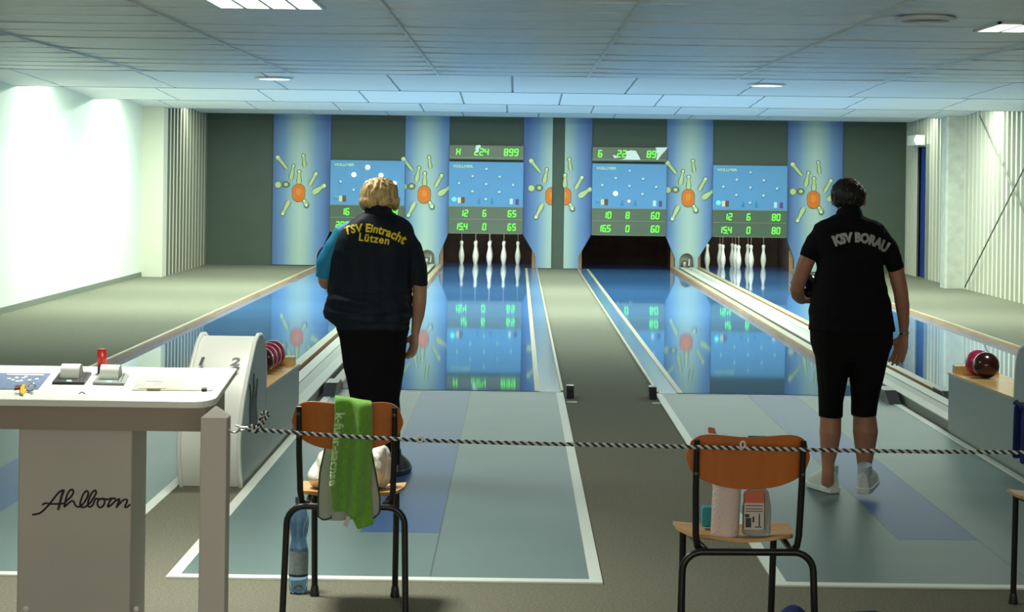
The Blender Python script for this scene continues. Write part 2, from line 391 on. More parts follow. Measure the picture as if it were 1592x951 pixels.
for k, (c, xl, xr, gi) in enumerate(mural_cx):
    if gi == 0: pts = outline(1, xl=xl, xr=None, zt=2.6); pts = [(xl, 2.6), (xl, .015), (LC[0] - LANE_HW, .015), (LC[0] - LANE_HW, .215), (BC[0] - .636, .59), (BC[0] - .636, 2.6)]
    elif gi == 1: pts = outline(1, zt=2.6, notch=PC[0], z0=.015)
    elif gi == 3: pts = outline(3, zt=2.6, notch=PC[1], z0=.015)
    elif k == 2: pts = outline(2, xr=.585, zt=2.6, z0=.015)
    elif k == 3: pts = [(.795, 2.6), (.795, .015), (LC[2] - LANE_HW, .015), (LC[2] - LANE_HW, .215), (BC[2] - .636, .59), (BC[2] - .636, 2.6)]
    else: pts = [(BC[3] + .636, 2.6), (BC[3] + .636, .59), (LC[3] + LANE_HW, .215), (LC[3] + LANE_HW, .015), (5.52, .015), (5.52, 2.6)]
    pts = [(x, max(z, .015)) for x, z in pts]
    b = MB(); b.prism([(x, WY - .02, z) for x, z in pts], (0, .018, 0))
    clip = {2: 'L', 3: 'R'}.get(k)
    gx = {0: -3.72, 1: -1.585, 2: .585, 3: .80, 4: 2.90, 5: 5.03}[k]
    graphic(b, gx, BZ, clip)
    cx_ = {0: -3.70, 1: -1.56, 2: .62, 3: .76, 4: 2.92, 5: 5.06}[k]
    o = b.build('mural', [M['mural'], M['pinout'], M['pinprint'], M['pinhi'], M['ballprint'], M['ballhi']], origin=(cx_, WY, 0))
    tag(o, mlabels[k], 'mural', 'printed mural panels on the back wall')
# ------------------------------------------------------------------ scoreboards
M['board'] = glossy('board_blue', (.10, .30, .56), .4)
M['boardgrey'] = glossy('board_grey', (.10, .14, .095), .2)
M['boardedge'] = mat('board_edge', (.03, .05, .05), .5)
M['seg'] = mat('green_digit', (.05, .5, .03), .5, emit=(.13, 1, .04), es=1.5)
M['segdark'] = mat('digit_window', (.01, .07, .01), .4)
M['bulb'] = mat('unlit_bulb', (.55, .75, .85), .3)
M['bulbrim'] = mat('bulb_rim', (.08, .22, .42), .5)
M['bulblit'] = mat('lit_bulb', (1, 1, .95), .3, emit=(1, 1, .92), es=2.2)
M['bulbdim'] = mat('dim_warm_bulb', (1, .8, .7), .3, emit=(1, .8, .65), es=.6)
M['cyan'] = mat('cyan_lamp', (.1, .7, .6), .3, emit=(.1, .95, .8), es=1.0)
M['logo'] = mat('logo_print', (.42, .68, .48), .5)
M['iconbrown'] = mat('icon_brown', (.12, .06, .04), .5); M['iconpurple'] = mat('icon_purple', (.10, .05, .22), .5); M['iconblue'] = mat('icon_blue', (.03, .22, .45), .5); M['iconcream'] = mat('icon_cream', (.70, .66, .42), .5)
M['paintedglare'] = mat('painted_glare', (.85, .88, .84), .6, noise_amt=.06, noise_scale=30)  # flat white shapes stand in for bright reflections on the top displays
SEG = {'0': 'abcdef', '1': 'ef', '2': 'abged', '3': 'abgcd', '4': 'fgbc', '5': 'afgcd', '6': 'afgcde', '7': 'abc', '8': 'abcdefg', '9': 'abcdfg', 'H': 'febcg', ' ': ''}
def digits(b, s, xr, zc, y, h, wd=None):                       # right aligned at xr
    adv = wd * 1.22; t = h * .07; n = len([c for c in s if c != '.']); i = 0
    for ch in s:
        if ch == '.':
            x = xr - (n - i) * adv + adv - wd - wd * .17; b.box(x, x + t * 1.3, y, y + .003, zc - h / 2 - t, zc - h / 2 + t); continue
        i += 1; x0 = xr - (n - i) * adv - wd
        def sl(z): return (z - zc) * .08
        def bar(xa, za, xb, zb):
            if abs(za - zb) < 1e-6: b.prism([(xa + sl(za - t), y, za - t), (xb + sl(za - t), y, za - t), (xb + sl(za + t), y, za + t), (xa + sl(za + t), y, za + t)], (0, .003, 0))
            else: b.prism([(xa - t + sl(za), y, za), (xa + t + sl(za), y, za), (xa + t + sl(zb), y, zb), (xa - t + sl(zb), y, zb)], (0, .003, 0))
        zt, zm, zb_ = zc + h / 2 - t, zc, zc - h / 2 + t; g = t * .9
        S_ = {'a': (x0 + g, zt, x0 + wd - g, zt), 'g': (x0 + g, zm, x0 + wd - g, zm), 'd': (x0 + g, zb_, x0 + wd - g, zb_),
              'f': (x0 + t, zm + g * .4, x0 + t, zt - g * .2), 'e': (x0 + t, zb_ + g * .2, x0 + t, zm - g * .4), 'b': (x0 + wd - t, zm + g * .4, x0 + wd - t, zt - g * .2), 'c': (x0 + wd - t, zb_ + g * .2, x0 + wd - t, zm - g * .4)}
        keys = SEG[ch] if ch != '1' else 'bc'
        for k in keys: bar(*S_[k])
K = 1.264 / 692; BT = 1.806
def board(ci, rows_, lit, dim, cy, top, label):
    cx = BC[ci]; x0 = cx - .632; yf = WY - .10
    t = thing('scoreboard', (cx, WY, .59), label, 'scoreboard', 'electronic scoreboards above the pin pits')
    def X(u): return x0 + (u - 108) * K
    def Z(v): return BT - (v - 210) * K
    b = MB(); b.box(x0, x0 + 1.264, yf + .004, WY - .03, BT - 415 * K, BT); b.build('upper_panel', M['board'], t, bevel=.008)
    b = MB(); b.box(x0, x0 + 1.264, yf + .004, WY - .03, .59, BT - 417 * K); b.build('digit_panel', M['boardgrey'], t, bevel=.006, label='grey-green panel with two rows of green digits')
    b = MB(); b.box(x0, x0 + 1.264, yf - .006, yf + .004, BT - 416 * K - .006, BT - 416 * K + .004)
    for vv in (742, 874): b.box(x0 + .02, x0 + 1.244, yf - .003, yf + .004, Z(vv) - .004, Z(vv) + .003)
    b.build('frame_strip', mat('frame_strip', (.25, .32, .24), .4, metal=.3), t)
    vs, fs = text_mesh('VOLLMER', .060, .0036, 1.3); b = MB(); b.add([(X(238) + p[0], yf - .001, Z(255) + p[1]) for p in vs], fs); b.build('logo', M['logo'], t)
    bl = [(455,275),(328,345),(580,348),(203,412),(455,418),(704,422),(327,487),(578,490),(453,558)]
    for k, (u, v) in enumerate(bl):
        on = k in lit; r = .031 if on else (.028 if k in dim else .026)
        b = MB(); b.lathe([(r * 1.25, 0), (r * 1.25, -.006), (r, -.010)], (X(u), yf + .004, Z(v)), 16, 'Y'); b.mi = 1
        b.lathe([(r, -.008), (r * .9, -.016), (r * .5, -.024), (.001, -.028)], (X(u), yf + .004, Z(v)), 16, 'Y')
        b.build('bulb', [M['bulbrim'] if not on else M['bulblit'], M['bulblit'] if on else (M['bulbdim'] if k in dim else M['bulb'])], t, smooth=True, label='lit white bulb' if on else None)
    b = MB(); b.lathe([(.038, 0), (.038, -.008), (.001, -.016)], (X(160), yf + .004, Z(560)), 16, 'Y'); b.build('indicator_lamp', M['cyan'] if cy else M['board'], t, label='glowing cyan lamp' if cy else None)
    b = MB()
    b.box(X(192), X(223), yf, yf + .004, Z(594), Z(542)); b.mi = 1; b.box(X(223), X(258), yf, yf + .004, Z(596), Z(540)); b.build('book_icon', [M['iconcream'], M['iconbrown']], t)
    b = MB(); b.box(X(676), X(704), yf, yf + .004, Z(600), Z(548)); b.build('pale_icon', M['bulb'], t); b = MB(); b.box(X(730), X(760), yf, yf + .004, Z(604), Z(550)); b.build('purple_icon', M['iconpurple'], t)
    for u in (390, 512):
        b = MB(); b.prism([(X(u - 16), yf, Z(600)), (X(u + 16), yf, Z(600)), (X(u + 3), yf, Z(545)), (X(u - 3), yf, Z(545))], (0, .004, 0)); b.build('cone_icon', M['iconblue'], t)
    for k, r in enumerate(rows_):
        v = 688 if k == 0 else 812
        for s, xr in zip(r, (290, 460, 737)):
            b = MB(); digits(b, s, X(xr if k == 0 or xr != 290 else 286), Z(v), yf - .001, .118, .064); b.build('number', M['seg'], t, label='green seven-segment digits')
    if top:
        z1, z0 = BT + 155 * K, BT + 20 * K
        b = MB(); b.box(x0, x0 + 1.264, yf + .02, WY - .03, z0, z1); td = b.build('top_display', M['boardgrey'], t, bevel=.006, label='separate narrow digit display above the board')
        for s, xr in zip(top, (212, 475, 750) if ci == 1 else (200, 425, 700)):
            b = MB(); digits(b, s, X(xr), Z(118), yf + .015, .122, .071); b.build('top_number', M['seg'], td, label='green seven-segment digits')
        b = MB(); b.box(x0 + .02, x0 + 1.244, yf + .012, yf + .02, Z(172), Z(168)); b.build('top_strip', mat('frame_strip', (.25, .32, .24), .4, metal=.3), t)
    return t, X, Z, yf
board(0, (('16', '8', '84'), ('20.0', '0', '84')), (0, 1, 2, 4, 5), (), False, None, 'scoreboard partly hidden by the left bowler, its round bulbs lit white')
t2, X2, Z2, yf = board(1, (('12', '6', '65'), ('15.4', '0', '65')), (), (), True, ('H', '224', '899'), 'scoreboard with green digits H 224 899 above and 65 at lower right')
b = MB(); b.prism([(X2(u), yf + .004, Z2(v)) for u, v in ((352,60),(395,52),(402,72),(385,84),(372,120),(350,128),(358,90))], (0, .004, 0)); b.build('painted_glare', M['paintedglare'], t2)
t3, X3, Z3, yf = board(2, (('10', '8', '60'), ('16.5', '0', '60')), (6,), (8,), False, ('6', '22', '89'), 'scoreboard with white painted glare over its top display and 60 at lower right')
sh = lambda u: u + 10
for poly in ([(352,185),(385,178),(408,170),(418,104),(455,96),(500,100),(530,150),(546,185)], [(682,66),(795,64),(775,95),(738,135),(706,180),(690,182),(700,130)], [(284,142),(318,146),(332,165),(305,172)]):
    b = MB(); b.prism([(X3(u + 10), yf + .002, Z3(v - 12)) for u, v in poly], (0, .004, 0)); b.build('painted_glare', M['paintedglare'], t3)
board(3, (('12', '6', '80'), ('15.4', '0', '80')), (), (), True, None, 'scoreboard with 80 twice at the right, furthest right of the four')
# ------------------------------------------------------------------ pin pits and skittles
pit_names = ['pit behind the left bowler', 'pit under the board showing 65', 'empty-looking dark pit under the board showing 60', 'pit under the board showing 80']
M['plate'] = glossy('pin_plate', (.02, .05, .16), .06)
for i, c in enumerate(LC):
    t = thing('pin_pit', (c, WY + .1, 0), 'dark ' + pit_names[i].replace('dark ', ''), 'pin pit', 'dark pin pits at the lane ends')
    b = MB(); b.box(c - .86, c - .83, WY + .1, 35.0, 0, 1.3); b.box(c + .83, c + .86, WY + .1, 35.0, 0, 1.3); b.box(c - .86, c + .86, WY + .1, 35.0, 1.28, 1.32); b.build('housing', M['pitdark'], t)
    b = MB(); b.box(c - .83, c + .83, 34.75, 34.8, 0, 1.28); b.build('curtain', M['pitdark'], t)
    for sx in (-1, 1):
        b = MB(); b.box(c + sx * .79 - .03, c + sx * .79 + .03, WY + .14, WY + .2, 0, .36); b.build('side_board', M['pitwood'], t)
    b = MB(); b.box(c - .8, c + .8, WY - .05, 34.7, .001, .012); b.build('pin_plate', M['plate'], t)
prof = [(.030, 0), (.034, .02), (.046, .07), (.052, .12), (.051, .155), (.042, .21), (.030, .26), (.0235, .30), (.0235, .325), (.030, .35), (.033, .37), (.030, .39), (.018, .40), (.003, .4025)]
def make_pin(x, y, z, label, group, top):
    t = thing('ninepin', (x, y, z), label, 'ninepin', group)
    b = MB(); b.lathe([(r, z + zz) for r, zz in prof], (x, y, 0), 18); b.build('pin_body', M['pinwhite'], t, smooth=True)
    b = MB(); b.tube([(x, y, z + .40), (x, y, top)], .004, 6); b.build('string', M['string'], t)
    return t
POS = [('front skittle', 0, 0), ('front left skittle', -.25, .25), ('front right skittle', .25, .25), ('left corner skittle', -.5, .5), ('middle skittle', 0, .5), ('right corner skittle', .5, .5), ('back left skittle', -.25, .75), ('back right skittle', .25, .75), ('rearmost skittle', 0, 1.0)]
master = None
for ci, z, txt, grp in ((1, .012, 'in the pit just left of the centre carpet', 'skittles in the pit left of the centre carpet'), (3, .012, 'in the far right pit beside the right bowler', 'skittles in the far right pit')):
    for nm, dx, dy in POS:
        loc = (LC[ci] + dx - (.02 if ci == 3 else -.02), 33.47 + dy, z); lab = 'white ' + nm + ' ' + txt
        if master is None: master = make_pin(*loc, lab, grp, .66)
        else: copy_tree(master, loc, lab, grp)
for nm, dx, dy in POS[:4]:
    copy_tree(master, (LC[2] + dx - .1, 33.47 + dy, .63), 'raised white ' + nm + ' seen only mirrored in the lane right of the centre carpet', 'raised skittles seen in the lane')
# ball exits
M['exitmetal'] = mat('exit_metal', (.45, .46, .40), .45, metal=.6)
for k, c in enumerate(PC):
    t = thing('ball_exit', (c, WY, 0), ('arched metal ball exit beside the left bowler' if k == 0 else 'arched metal ball exit between the two right pin pits'), 'ball exit', 'arched ball exits')
    b = MB(); R = []
    for yy in (WY - .05, WY + .16):
        R.append([Vector((x, yy, z + .01)) for x, z in arch(c, .118, .298)])
    b.rings(R, cap=False, closed=False); o = b.build('liner', M['exitmetal'], t, smooth=True); sd = o.modifiers.new('s', 'SOLIDIFY'); sd.thickness = .008
    b = MB(); b.box(c - .12, c + .12, WY + .16, WY + .18, 0, .32); b.build('back_plate', mat('exit_back', (.42, .43, .36), .4, metal=.5), t)
    b = MB(); b.tube([(c - .03, WY + .1, .02), (c + .05, WY + .0, .09), (c + .06, WY + .05, .2)], .02, 10); b.ball((c - .02, WY + .1, .1), (.05, .03, .07)); b.build('ball_lift', M['exitmetal'], t, smooth=True)
# ------------------------------------------------------------------ lanes
FL = 13.95
lab = ['blue glossy lane at the far left, running behind the left bowler', 'blue glossy lane ending at the board showing 65, left of the centre carpet', 'blue glossy lane right of the centre carpet, its pit empty', 'blue glossy lane at the far right behind the right bowler']
edges = [(-3.27, -1.775), (-1.255, .345), (1.035, 2.625), (3.145, 4.66)]
for i, c in enumerate(LC):
    x0, x1 = edges[i]
    t = thing('bowling_lane', (c, FL, 0), lab[i], 'bowling lane', 'ninepin lanes')
    inner = [(x0, x1), (x0, .145), (1.225, x1), (x0, x1)][i]
    b = MB(); b.box(inner[0], inner[1], FL, WY - .04, .001, .012); b.build('lane_surface', M['lane'], t)
    if i in (1, 2):
        g = (.185, .335) if i == 1 else (1.05, 1.185)
        b = MB(); b.box(g[0], g[1], FL, WY - .04, .001, .008); b.build('gutter', M['gutter'], t)
        d = (.145, .185) if i == 1 else (1.185, 1.225)
        b = MB(); b.box(d[0], d[1], FL, WY - .04, .001, .014); b.build('divider_strip', M['cream'], t)
        e = (.335, .355) if i == 1 else (1.03, 1.05)
        b = MB(); b.box(e[0], e[1], FL + .02, WY - .04, .001, .018); b.build('edge_strip', M['cream'], t)
    b = MB()
    if i in (0,): b.box(x0 - .022, x0, FL, WY - .04, .001, .055)
    if i == 3: b.box(x1, x1 + .022, FL, WY - .04, .001, .055)
    if i in (0, 2): b.box(x1, x1 + .08, FL + .02, WY - .06, .001, .06)
    if i in (1, 3): b.box(x0 - .08, x0, FL + .02, WY - .06, .001, .06)
    b.build('wooden_kerb', M['kerb'], t)
    b = MB()
    if i == 0: b.box(x0 - .034, x0 - .006, FL, WY - .04, .055, .060)
    if i == 3: b.box(x1 + .006, x1 + .034, FL, WY - .04, .055, .060)
    if i in (0, 2): b.box(x1 + .004, x1 + .08, FL + .02, WY - .06, .060, .064)
    if i in (1, 3): b.box(x0 - .08, x0 - .004, FL + .02, WY - .06, .060, .064)
    b.build('kerb_top', M['cream'], t)
# ball return tracks between the lanes
for k, c in enumerate(PC):
    yend = 12.06
    t = thing('ball_return_track', (c, yend, 0), ('raised cream ball return track running to the left bowler' if k == 0 else 'raised cream ball return track left of the right bowler'), 'ball return track', 'ball return tracks')
    b = MB(); b.box(c - .13, c + .13, yend, WY - .06, 0, .055); b.build('track_body', mat('track_side', (.20, .22, .18), .6), t)
    b = MB(); b.box(c - .132, c - .045, yend, WY - .06, .055, .066); b.box(c + .045, c + .132, yend, WY - .06, .055, .066); b.build('rail', M['rail'], t, bevel=.003)
    b = MB(); b.box(c - .045, c + .045, yend, WY - .06, .055, .058); b.build('track_bed', M['channel'], t)
    for sx in (-1, 1):
        b = MB(); x = c + sx * .205; b.box(x - .045, x + .045, 13.66, 13.95, .001, .085); b.prism([(x - .045, 13.45, .001), (x - .045, 13.66, .085), (x - .045, 13.66, .001)], (.09, 0, 0))
        b.build('stop_block', M['black'], t, bevel=.004, label='black rubber stop block')
for x, l in ((.395, 'small black block on the carpet at the left lane corner'), (.985, 'small black block on the carpet at the right lane corner')):
    b = MB(); b.box(x - .027, x + .027, 13.66, 13.78, 0, .085); b.prism([(x - .027, 13.60, 0), (x - .027, 13.66, .06), (x - .027, 13.66, 0)], (.054, 0, 0)); tag(b.build('sensor_block', M['black'], bevel=.004), l, 'block', 'black blocks at the foul line')
# ------------------------------------------------------------------ approaches
al = ['grey approach mat at the far left, half hidden by the console', 'grey approach mat with blue strip under the left bowler', 'grey approach mat with blue strip under the right bowler', 'grey approach mat at the far right']
for i, c in enumerate(LC):
    h = .848; c = c + (0 if i != 1 else .003); y0, y1 = 7.42, FL - .02
    t = thing('approach_mat', (c, y0, 0), al[i], 'approach mat', 'approach mats in front of the lanes')
    b = MB(); b.box(c - h + .05, c - .175, y0 + .06, y1 - .03, .001, .006); b.box(c + .175, c + h - .05, y0 + .06, y1 - .03, .001, .006); b.box(c - .175, c + .175, y0 + .06, 8.41, .001, .006); b.build('vinyl', M['approach'], t)
    b = MB(); b.box(c - .175, c + .175, 8.41, y1 - .03, .001, .0065); b.build('blue_strip', M['bluestrip'], t, label='blue landing strip down the middle')
    b = MB(); b.box(c - h, c - h + .05, y0, y1, .001, .008); b.box(c + h - .05, c + h, y0, y1, .001, .008); b.box(c - h + .05, c + h - .05, y0, y0 + .06, .001, .008); b.box(c - h + .05, c + h - .05, y1 - .03, y1, .001, .008)
    b.build('white_border', M['white_line'], t)
    if i > 0:
        b = MB(); b.box(c + .172, c + .178, y0 + .06, 8.41, .006, .0065); b.box(c - .178, c - .172, 8.41, y1, .0062, .0068); b.box(c + .172, c + .178, 8.41, y1, .0062, .0068)
        b.build('seam', mat('seam', (.05, .08, .09), .5), t)
for k, x in enumerate((.40, 1.0, -1.43, -1.36 + .0, 2.80)):
    if k == 3: continue
    b = MB(); b.box(x - .035, x + .035, 13.38, 13.42, .0, .003); tag(b.build('floor_mark', M['white_line']), ['short white floor mark left of the centre carpet', 'short white floor mark right of the centre carpet', 'short white floor mark beside the left approach', 'short white floor mark beside the right approach'][min(k, 3) if k < 3 else 3], 'floor mark', 'short white floor marks')
# ------------------------------------------------------------------ ball return machines
M['machine'] = mat('machine_paint', (.84, .86, .78), .35)
M['machine_side'] = mat('machine_side_panel', (.26, .30, .29), .4)
M['decal'] = mat('black_decal', (.015, .03, .025), .6)
MP = [(9.58, .0), (9.50, .15), (9.49, .24), (9.52, .32), (9.61, .43), (9.72, .51), (9.82, .575), (9.92, .635), (10.02, .69), (10.14, .718), (10.26, .71), (10.36, .68), (10.42, .62), (10.45, .54), (10.46, .40)]
def machine(c, label, deco):
    t = thing('ball_return_machine', (c, 9.6, 0), label, 'ball return', 'ball return machines'); w2 = .155
    y0 = 9.6
    b = MB(); prof_ = [(y, z) for y, z in MP] ; R = []
    def inset(y, z, k=.012):
        return (10.0 + (y - 10.0) * (1 - k * 2), z * (1 - k))
    pf = [inset(y, z) for y, z in prof_]
    b.prism([(c - w2 + .012, y, max(z, .003)) for y, z in pf + [(10.46, .003)]], (2 * w2 - .024, 0, 0)); b.build('drum_cover', M['machine'], t, smooth=True)
    for sx in (-1, 1):
        b = MB(); x = c + sx * (w2 - .006); b.prism([(x - .006, y, max(z, .001)) for y, z in MP + [(12.05, .401), (12.05, .001)]][:15] + [(x - .006, 10.47, .001)], (.012, 0, 0))
        b.build('side_panel', M['machine_side'], t, label='grey side panel')
        b = MB(); b.tube([(x, y, z) for y, z in MP], .011, 8); b.build('edge_rim', M['machine'], t, smooth=True)
    b = MB(); b.prism([(c - w2, 10.47, .001), (c - w2, 12.05, .001), (c - w2, 12.05, .365), (c - w2, 10.47, .392)], (2 * w2, 0, 0)); b.build('ball_bin', M['machine_side'], t)
    b = MB(); b.prism([(c - w2 - .004, 10.47, .392), (c - w2 - .004, 12.06, .365), (c - w2 - .004, 12.06, .378), (c - w2 - .004, 10.47, .405)], (2 * w2 + .008, 0, 0)); b.build('wooden_shelf', M['shelfwood'], t)
    b = MB(); b.prism([(c - w2 + .02, 11.94, .378), (c - w2 + .02, 12.04, .377), (c - w2 + .02, 12.04, .43), (c - w2 + .02, 11.94, .43)], (2 * w2 - .04, 0, 0)); b.build('stop_block', M['shelfwood'], t, bevel=.004)
    if deco:
        for ch, px, py in (('1', 311, 563), ('2', 367, 565)):
            vs, fs = text_mesh(ch, .072, .0038, 1.2); x = {'1': c - .095, '2': c + .080}[ch]
            # numbers follow the sloping front between two profile points
            yA, zA = 9.74, .535; yB, zB = 9.93, .655; d = Vector((0, yB - yA, zB - zA)).normalized(); nrm = Vector((0, -d.z, d.y))
            o0 = Vector((x, 9.83, .595)) ; k = (9.80 - 9.72) / .1
            b = MB(); b.add([o0 + Vector((p[0] + p[1] * .12, 0, 0)) + d * p[1] * 1.25 + nrm * .010 for p in vs], fs); b.build('number', M['black'], t)
        sp = [(389,670),(388,640),(389,610),(387,598),(388,597),(390.5,612),(392,625),(393,600),(394,580),(395,580),(396,600),(396,622),(398,605),(399,588),(400.5,588),(399.5,606),(398,628),(399.5,645),(400,668)]
        X = c + w2; pts = []
        for px, py in sp:
            v = at(px, py, 1000.0); u_ = v.x / 1000; Y = X / u_; z = H - (H - v.z) / 1000 * Y; pts.append((X + .0005, Y, z))
        b = MB(); b.prism(pts, (.003, 0, 0)); b.build('decal', M['decal'], t, label='black three-pronged mark on the grey side')
    return t
machine(PC[0], 'cream ball return machine marked 1 and 2 behind the console', True)
machine(PC[1] + .0, 'ball return machine at the right edge of the photo', False)
M['redball'] = glossy('red_ball', (.26, .010, .035), .3, coat=.15); M['darkball'] = glossy('dark_ball', (.035, .003, .006), .2, coat=.2); M['pinkball'] = glossy('pink_ball', (.40, .010, .07), .3, coat=.15)
def shelfz(y): return .405 - (y - 10.47) * .017
for k, (x, y, m_, l) in enumerate(((-1.50, 11.27, 'darkball', 'dark red ball nearest the white drum in the left ball row'), (-1.50, 11.455, 'redball', 'red ball second from the drum in the left ball row'), (-1.50, 11.64, 'redball', 'red ball third from the drum in the left ball row'), (-1.50, 11.825, 'redball', 'red ball against the wooden stop in the left ball row'),
                               (2.866, 11.65, 'darkball', 'dark maroon ball on the right-hand shelf, nearer of the two'), (2.862, 11.835, 'pinkball', 'crimson ball half hidden behind the maroon ball on the right'))):
    b = MB(); b.ball((x, y, shelfz(y) + .0805), .08, 36, 20); tag(b.build('bowling_ball', M[m_], smooth=True), l, 'bowling ball', 'balls on the left shelf' if k < 4 else 'balls on the right shelf')
# ------------------------------------------------------------------ console
M['pedestal'] = mat('pedestal_paint', (.50, .48, .42), .55, noise_amt=.03, noise_scale=4)
M['apron'] = mat('console_apron', (.30, .25, .20), .55)
cons = thing('control_console', (-1.5, 6.2, 0), 'white control console with black script lettering on its pedestal', 'console')
def topz(y): return .852 + .112 * (y - 6.05)
XR = -.952; XL = -2.35
def tp(px, py, dz=0):
    v = at(px, py, 1.0); k = H - v.z; Y = (H - (.852 - .112 * 6.05) - dz) / (k + .112); return Vector((v.x * Y, Y, topz(Y) + dz))
out = [(XL, 6.55), (XL, 6.05)]
for k in range(7): a = -PI / 2 + PI / 2 * k / 6; out.append((XR - .07 + .07 * math.cos(a), 6.12 + .07 * math.sin(a)))
out.append((XR, 6.55))
b = MB(); b.prism([(x, y, topz(y) - .022) for x, y in out], (0, 0, .022)); b.build('table_top', M['white'], cons, bevel=.003)
b = MB(); b.prism([(XL + .02, 6.09, .752), (XL + .02, 6.48, .752), (XL + .02, 6.48, topz(6.48) - .022), (XL + .02, 6.09, topz(6.09) - .022)], (XR - .05 - XL, 0, 0)); b.build('apron', M['apron'], cons)
b = MB(); b.box(-1.598, -1.232, 6.17, 6.42, 0, .752); b.build('pedestal', M['pedestal'], cons, bevel=.006)
for px, py in ((38.5, 946), (210, 946)):
    p = at(px, py, 6.17); b = MB(); b.lathe([(.009, 0), (.009, -.003), (.004, -.006), (.0005, -.006)], (p.x + .004, 6.17, p.z), 12, 'Y'); b.build('rivet', M['white'], cons, smooth=True)
strokes = [[(90,438),(140,435),(200,415),(260,365),(330,290),(400,200),(460,130),(525,98)], [(525,98),(495,180),(470,280),(445,375)], [(228,305),(270,282),(340,292),(470,290),(530,285)],
 [(530,285),(575,235),(625,190),(655,130),(640,95),(605,110),(568,170),(545,250),(530,335)], [(530,335),(580,290),(635,250),(665,270),(680,310),(715,332),(755,322),(805,270),(850,190),(858,130),(832,114),(797,150),(767,220),(748,290),(765,335),(815,333),(875,290),(925,220),(965,150),(962,110),(932,116),(892,170),(862,250),(852,310),(880,335),(920,310),(945,250),(965,220),(1010,225),(1060,218)],
 [(1060,218),(1000,240),(985,300),(1022,343),(1070,310),(1085,250),(1060,218),(1120,232),(1180,216),(1240,220)], [(1180,222),(1150,270),(1128,330),(1170,312),(1235,250),(1290,225),(1270,280),(1245,345)], [(1250,335),(1290,290),(1350,235),(1397,240),(1380,290),(1362,335),(1400,332),(1435,298)]]
def smooth_path(pts, n=5):
    out = []; P_ = [pts[0]] + pts + [pts[-1]]
    for i in range(1, len(P_) - 2):
        p0, p1, p2, p3 = [Vector(p) for p in P_[i - 1:i + 3]]
        for k in range(n):
            t = k / n; out.append(.5 * ((2 * p1) + (p2 - p0) * t + (2 * p0 - 5 * p1 + 4 * p2 - p3) * t * t + (3 * p1 - p0 - 3 * p2 + p3) * t ** 3))
    out.append(Vector(pts[-1])); return out
b = MB()
for st in strokes:
    q = []
    for p in smooth_path(st, 4): v = at(40 + p[0] / 8.844, 750 + p[1] / 8.844, 6.168); q.append(v)
    b.tube(q, [(.0042, .003)] * len(q), 8)
b.build('script_lettering', M['black'], cons, smooth=True, label='raised black script lettering')
M['screenblue'] = mat('panel_blue', (.20, .27, .42), .25, noise_amt=.1, noise_scale=30); M['screengrey'] = mat('panel_pale', (.55, .55, .50), .3, noise_amt=.1, noise_scale=25)
def panel(px, m, name, dz=.001, th=.0015):
    b = MB(); b.prism([tp(x, y, dz) for x, y in px], (0, 0, th)); return b.build(name, m, cons)
lk_ = panel([(-60, 605), (-40, 580), (79.5, 580.5), (59.3, 605)], M['screenblue'], 'left_keypad')
panel([(12, 583.3), (10, 581.5), (69, 582), (67, 584)], M['white'], 'keypad_strip', .003)
kb = MB()
for (x, y) in ((14,589),(26,587.5),(40,586),(20,591),(33,592.3),(46,591.2),(57,589.5),(27,593),(36,588)): kb.prism([tp(x - 3, y + 1.1, .003), tp(x - 2, y - 1.1, .003), tp(x + 3, y - 1.1, .003), tp(x + 2, y + 1.1, .003)], (0, 0, .002))
kb.build('keypad_buttons', M['white'], lk_)
panel([(204.6, 606.3), (219, 582.4), (341.5, 584.3), (330, 607)], M['screengrey'], 'right_keypad')
panel([(228, 592.5), (231, 589.5), (254, 590), (252, 593)], M['white'], 'keypad_window', .003)
panel([(215, 603.5), (216, 601), (258, 601), (257, 603.5)], mat('keypad_yellow', (.75, .66, .45), .4), 'keypad_label', .003)
panel([(313, 607), (315, 604.5), (322, 604.7), (320.5, 607.2)], M['black'], 'key_switch', .003, .006)
panel([(228, 606), (229, 604.8), (250, 605), (249, 606.2)], M['black'], 'slot', .003)
b = MB(); c0 = [tp(123, 612, .001), tp(126, 609.5, .001), tp(129, 609.5, .001), tp(132, 612, .001)]; b.tube(c0, .0015, 6); b.build('small_mark', M['black'], cons)
M['paper'] = mat('paper_roll', (.92, .94, .90), .6); M['papercore'] = mat('paper_roll_end', (.30, .32, .28), .8)
M['greenled'] = mat('green_led', (.1, .6, .2), .3, emit=(.25, 1, .4), es=3)
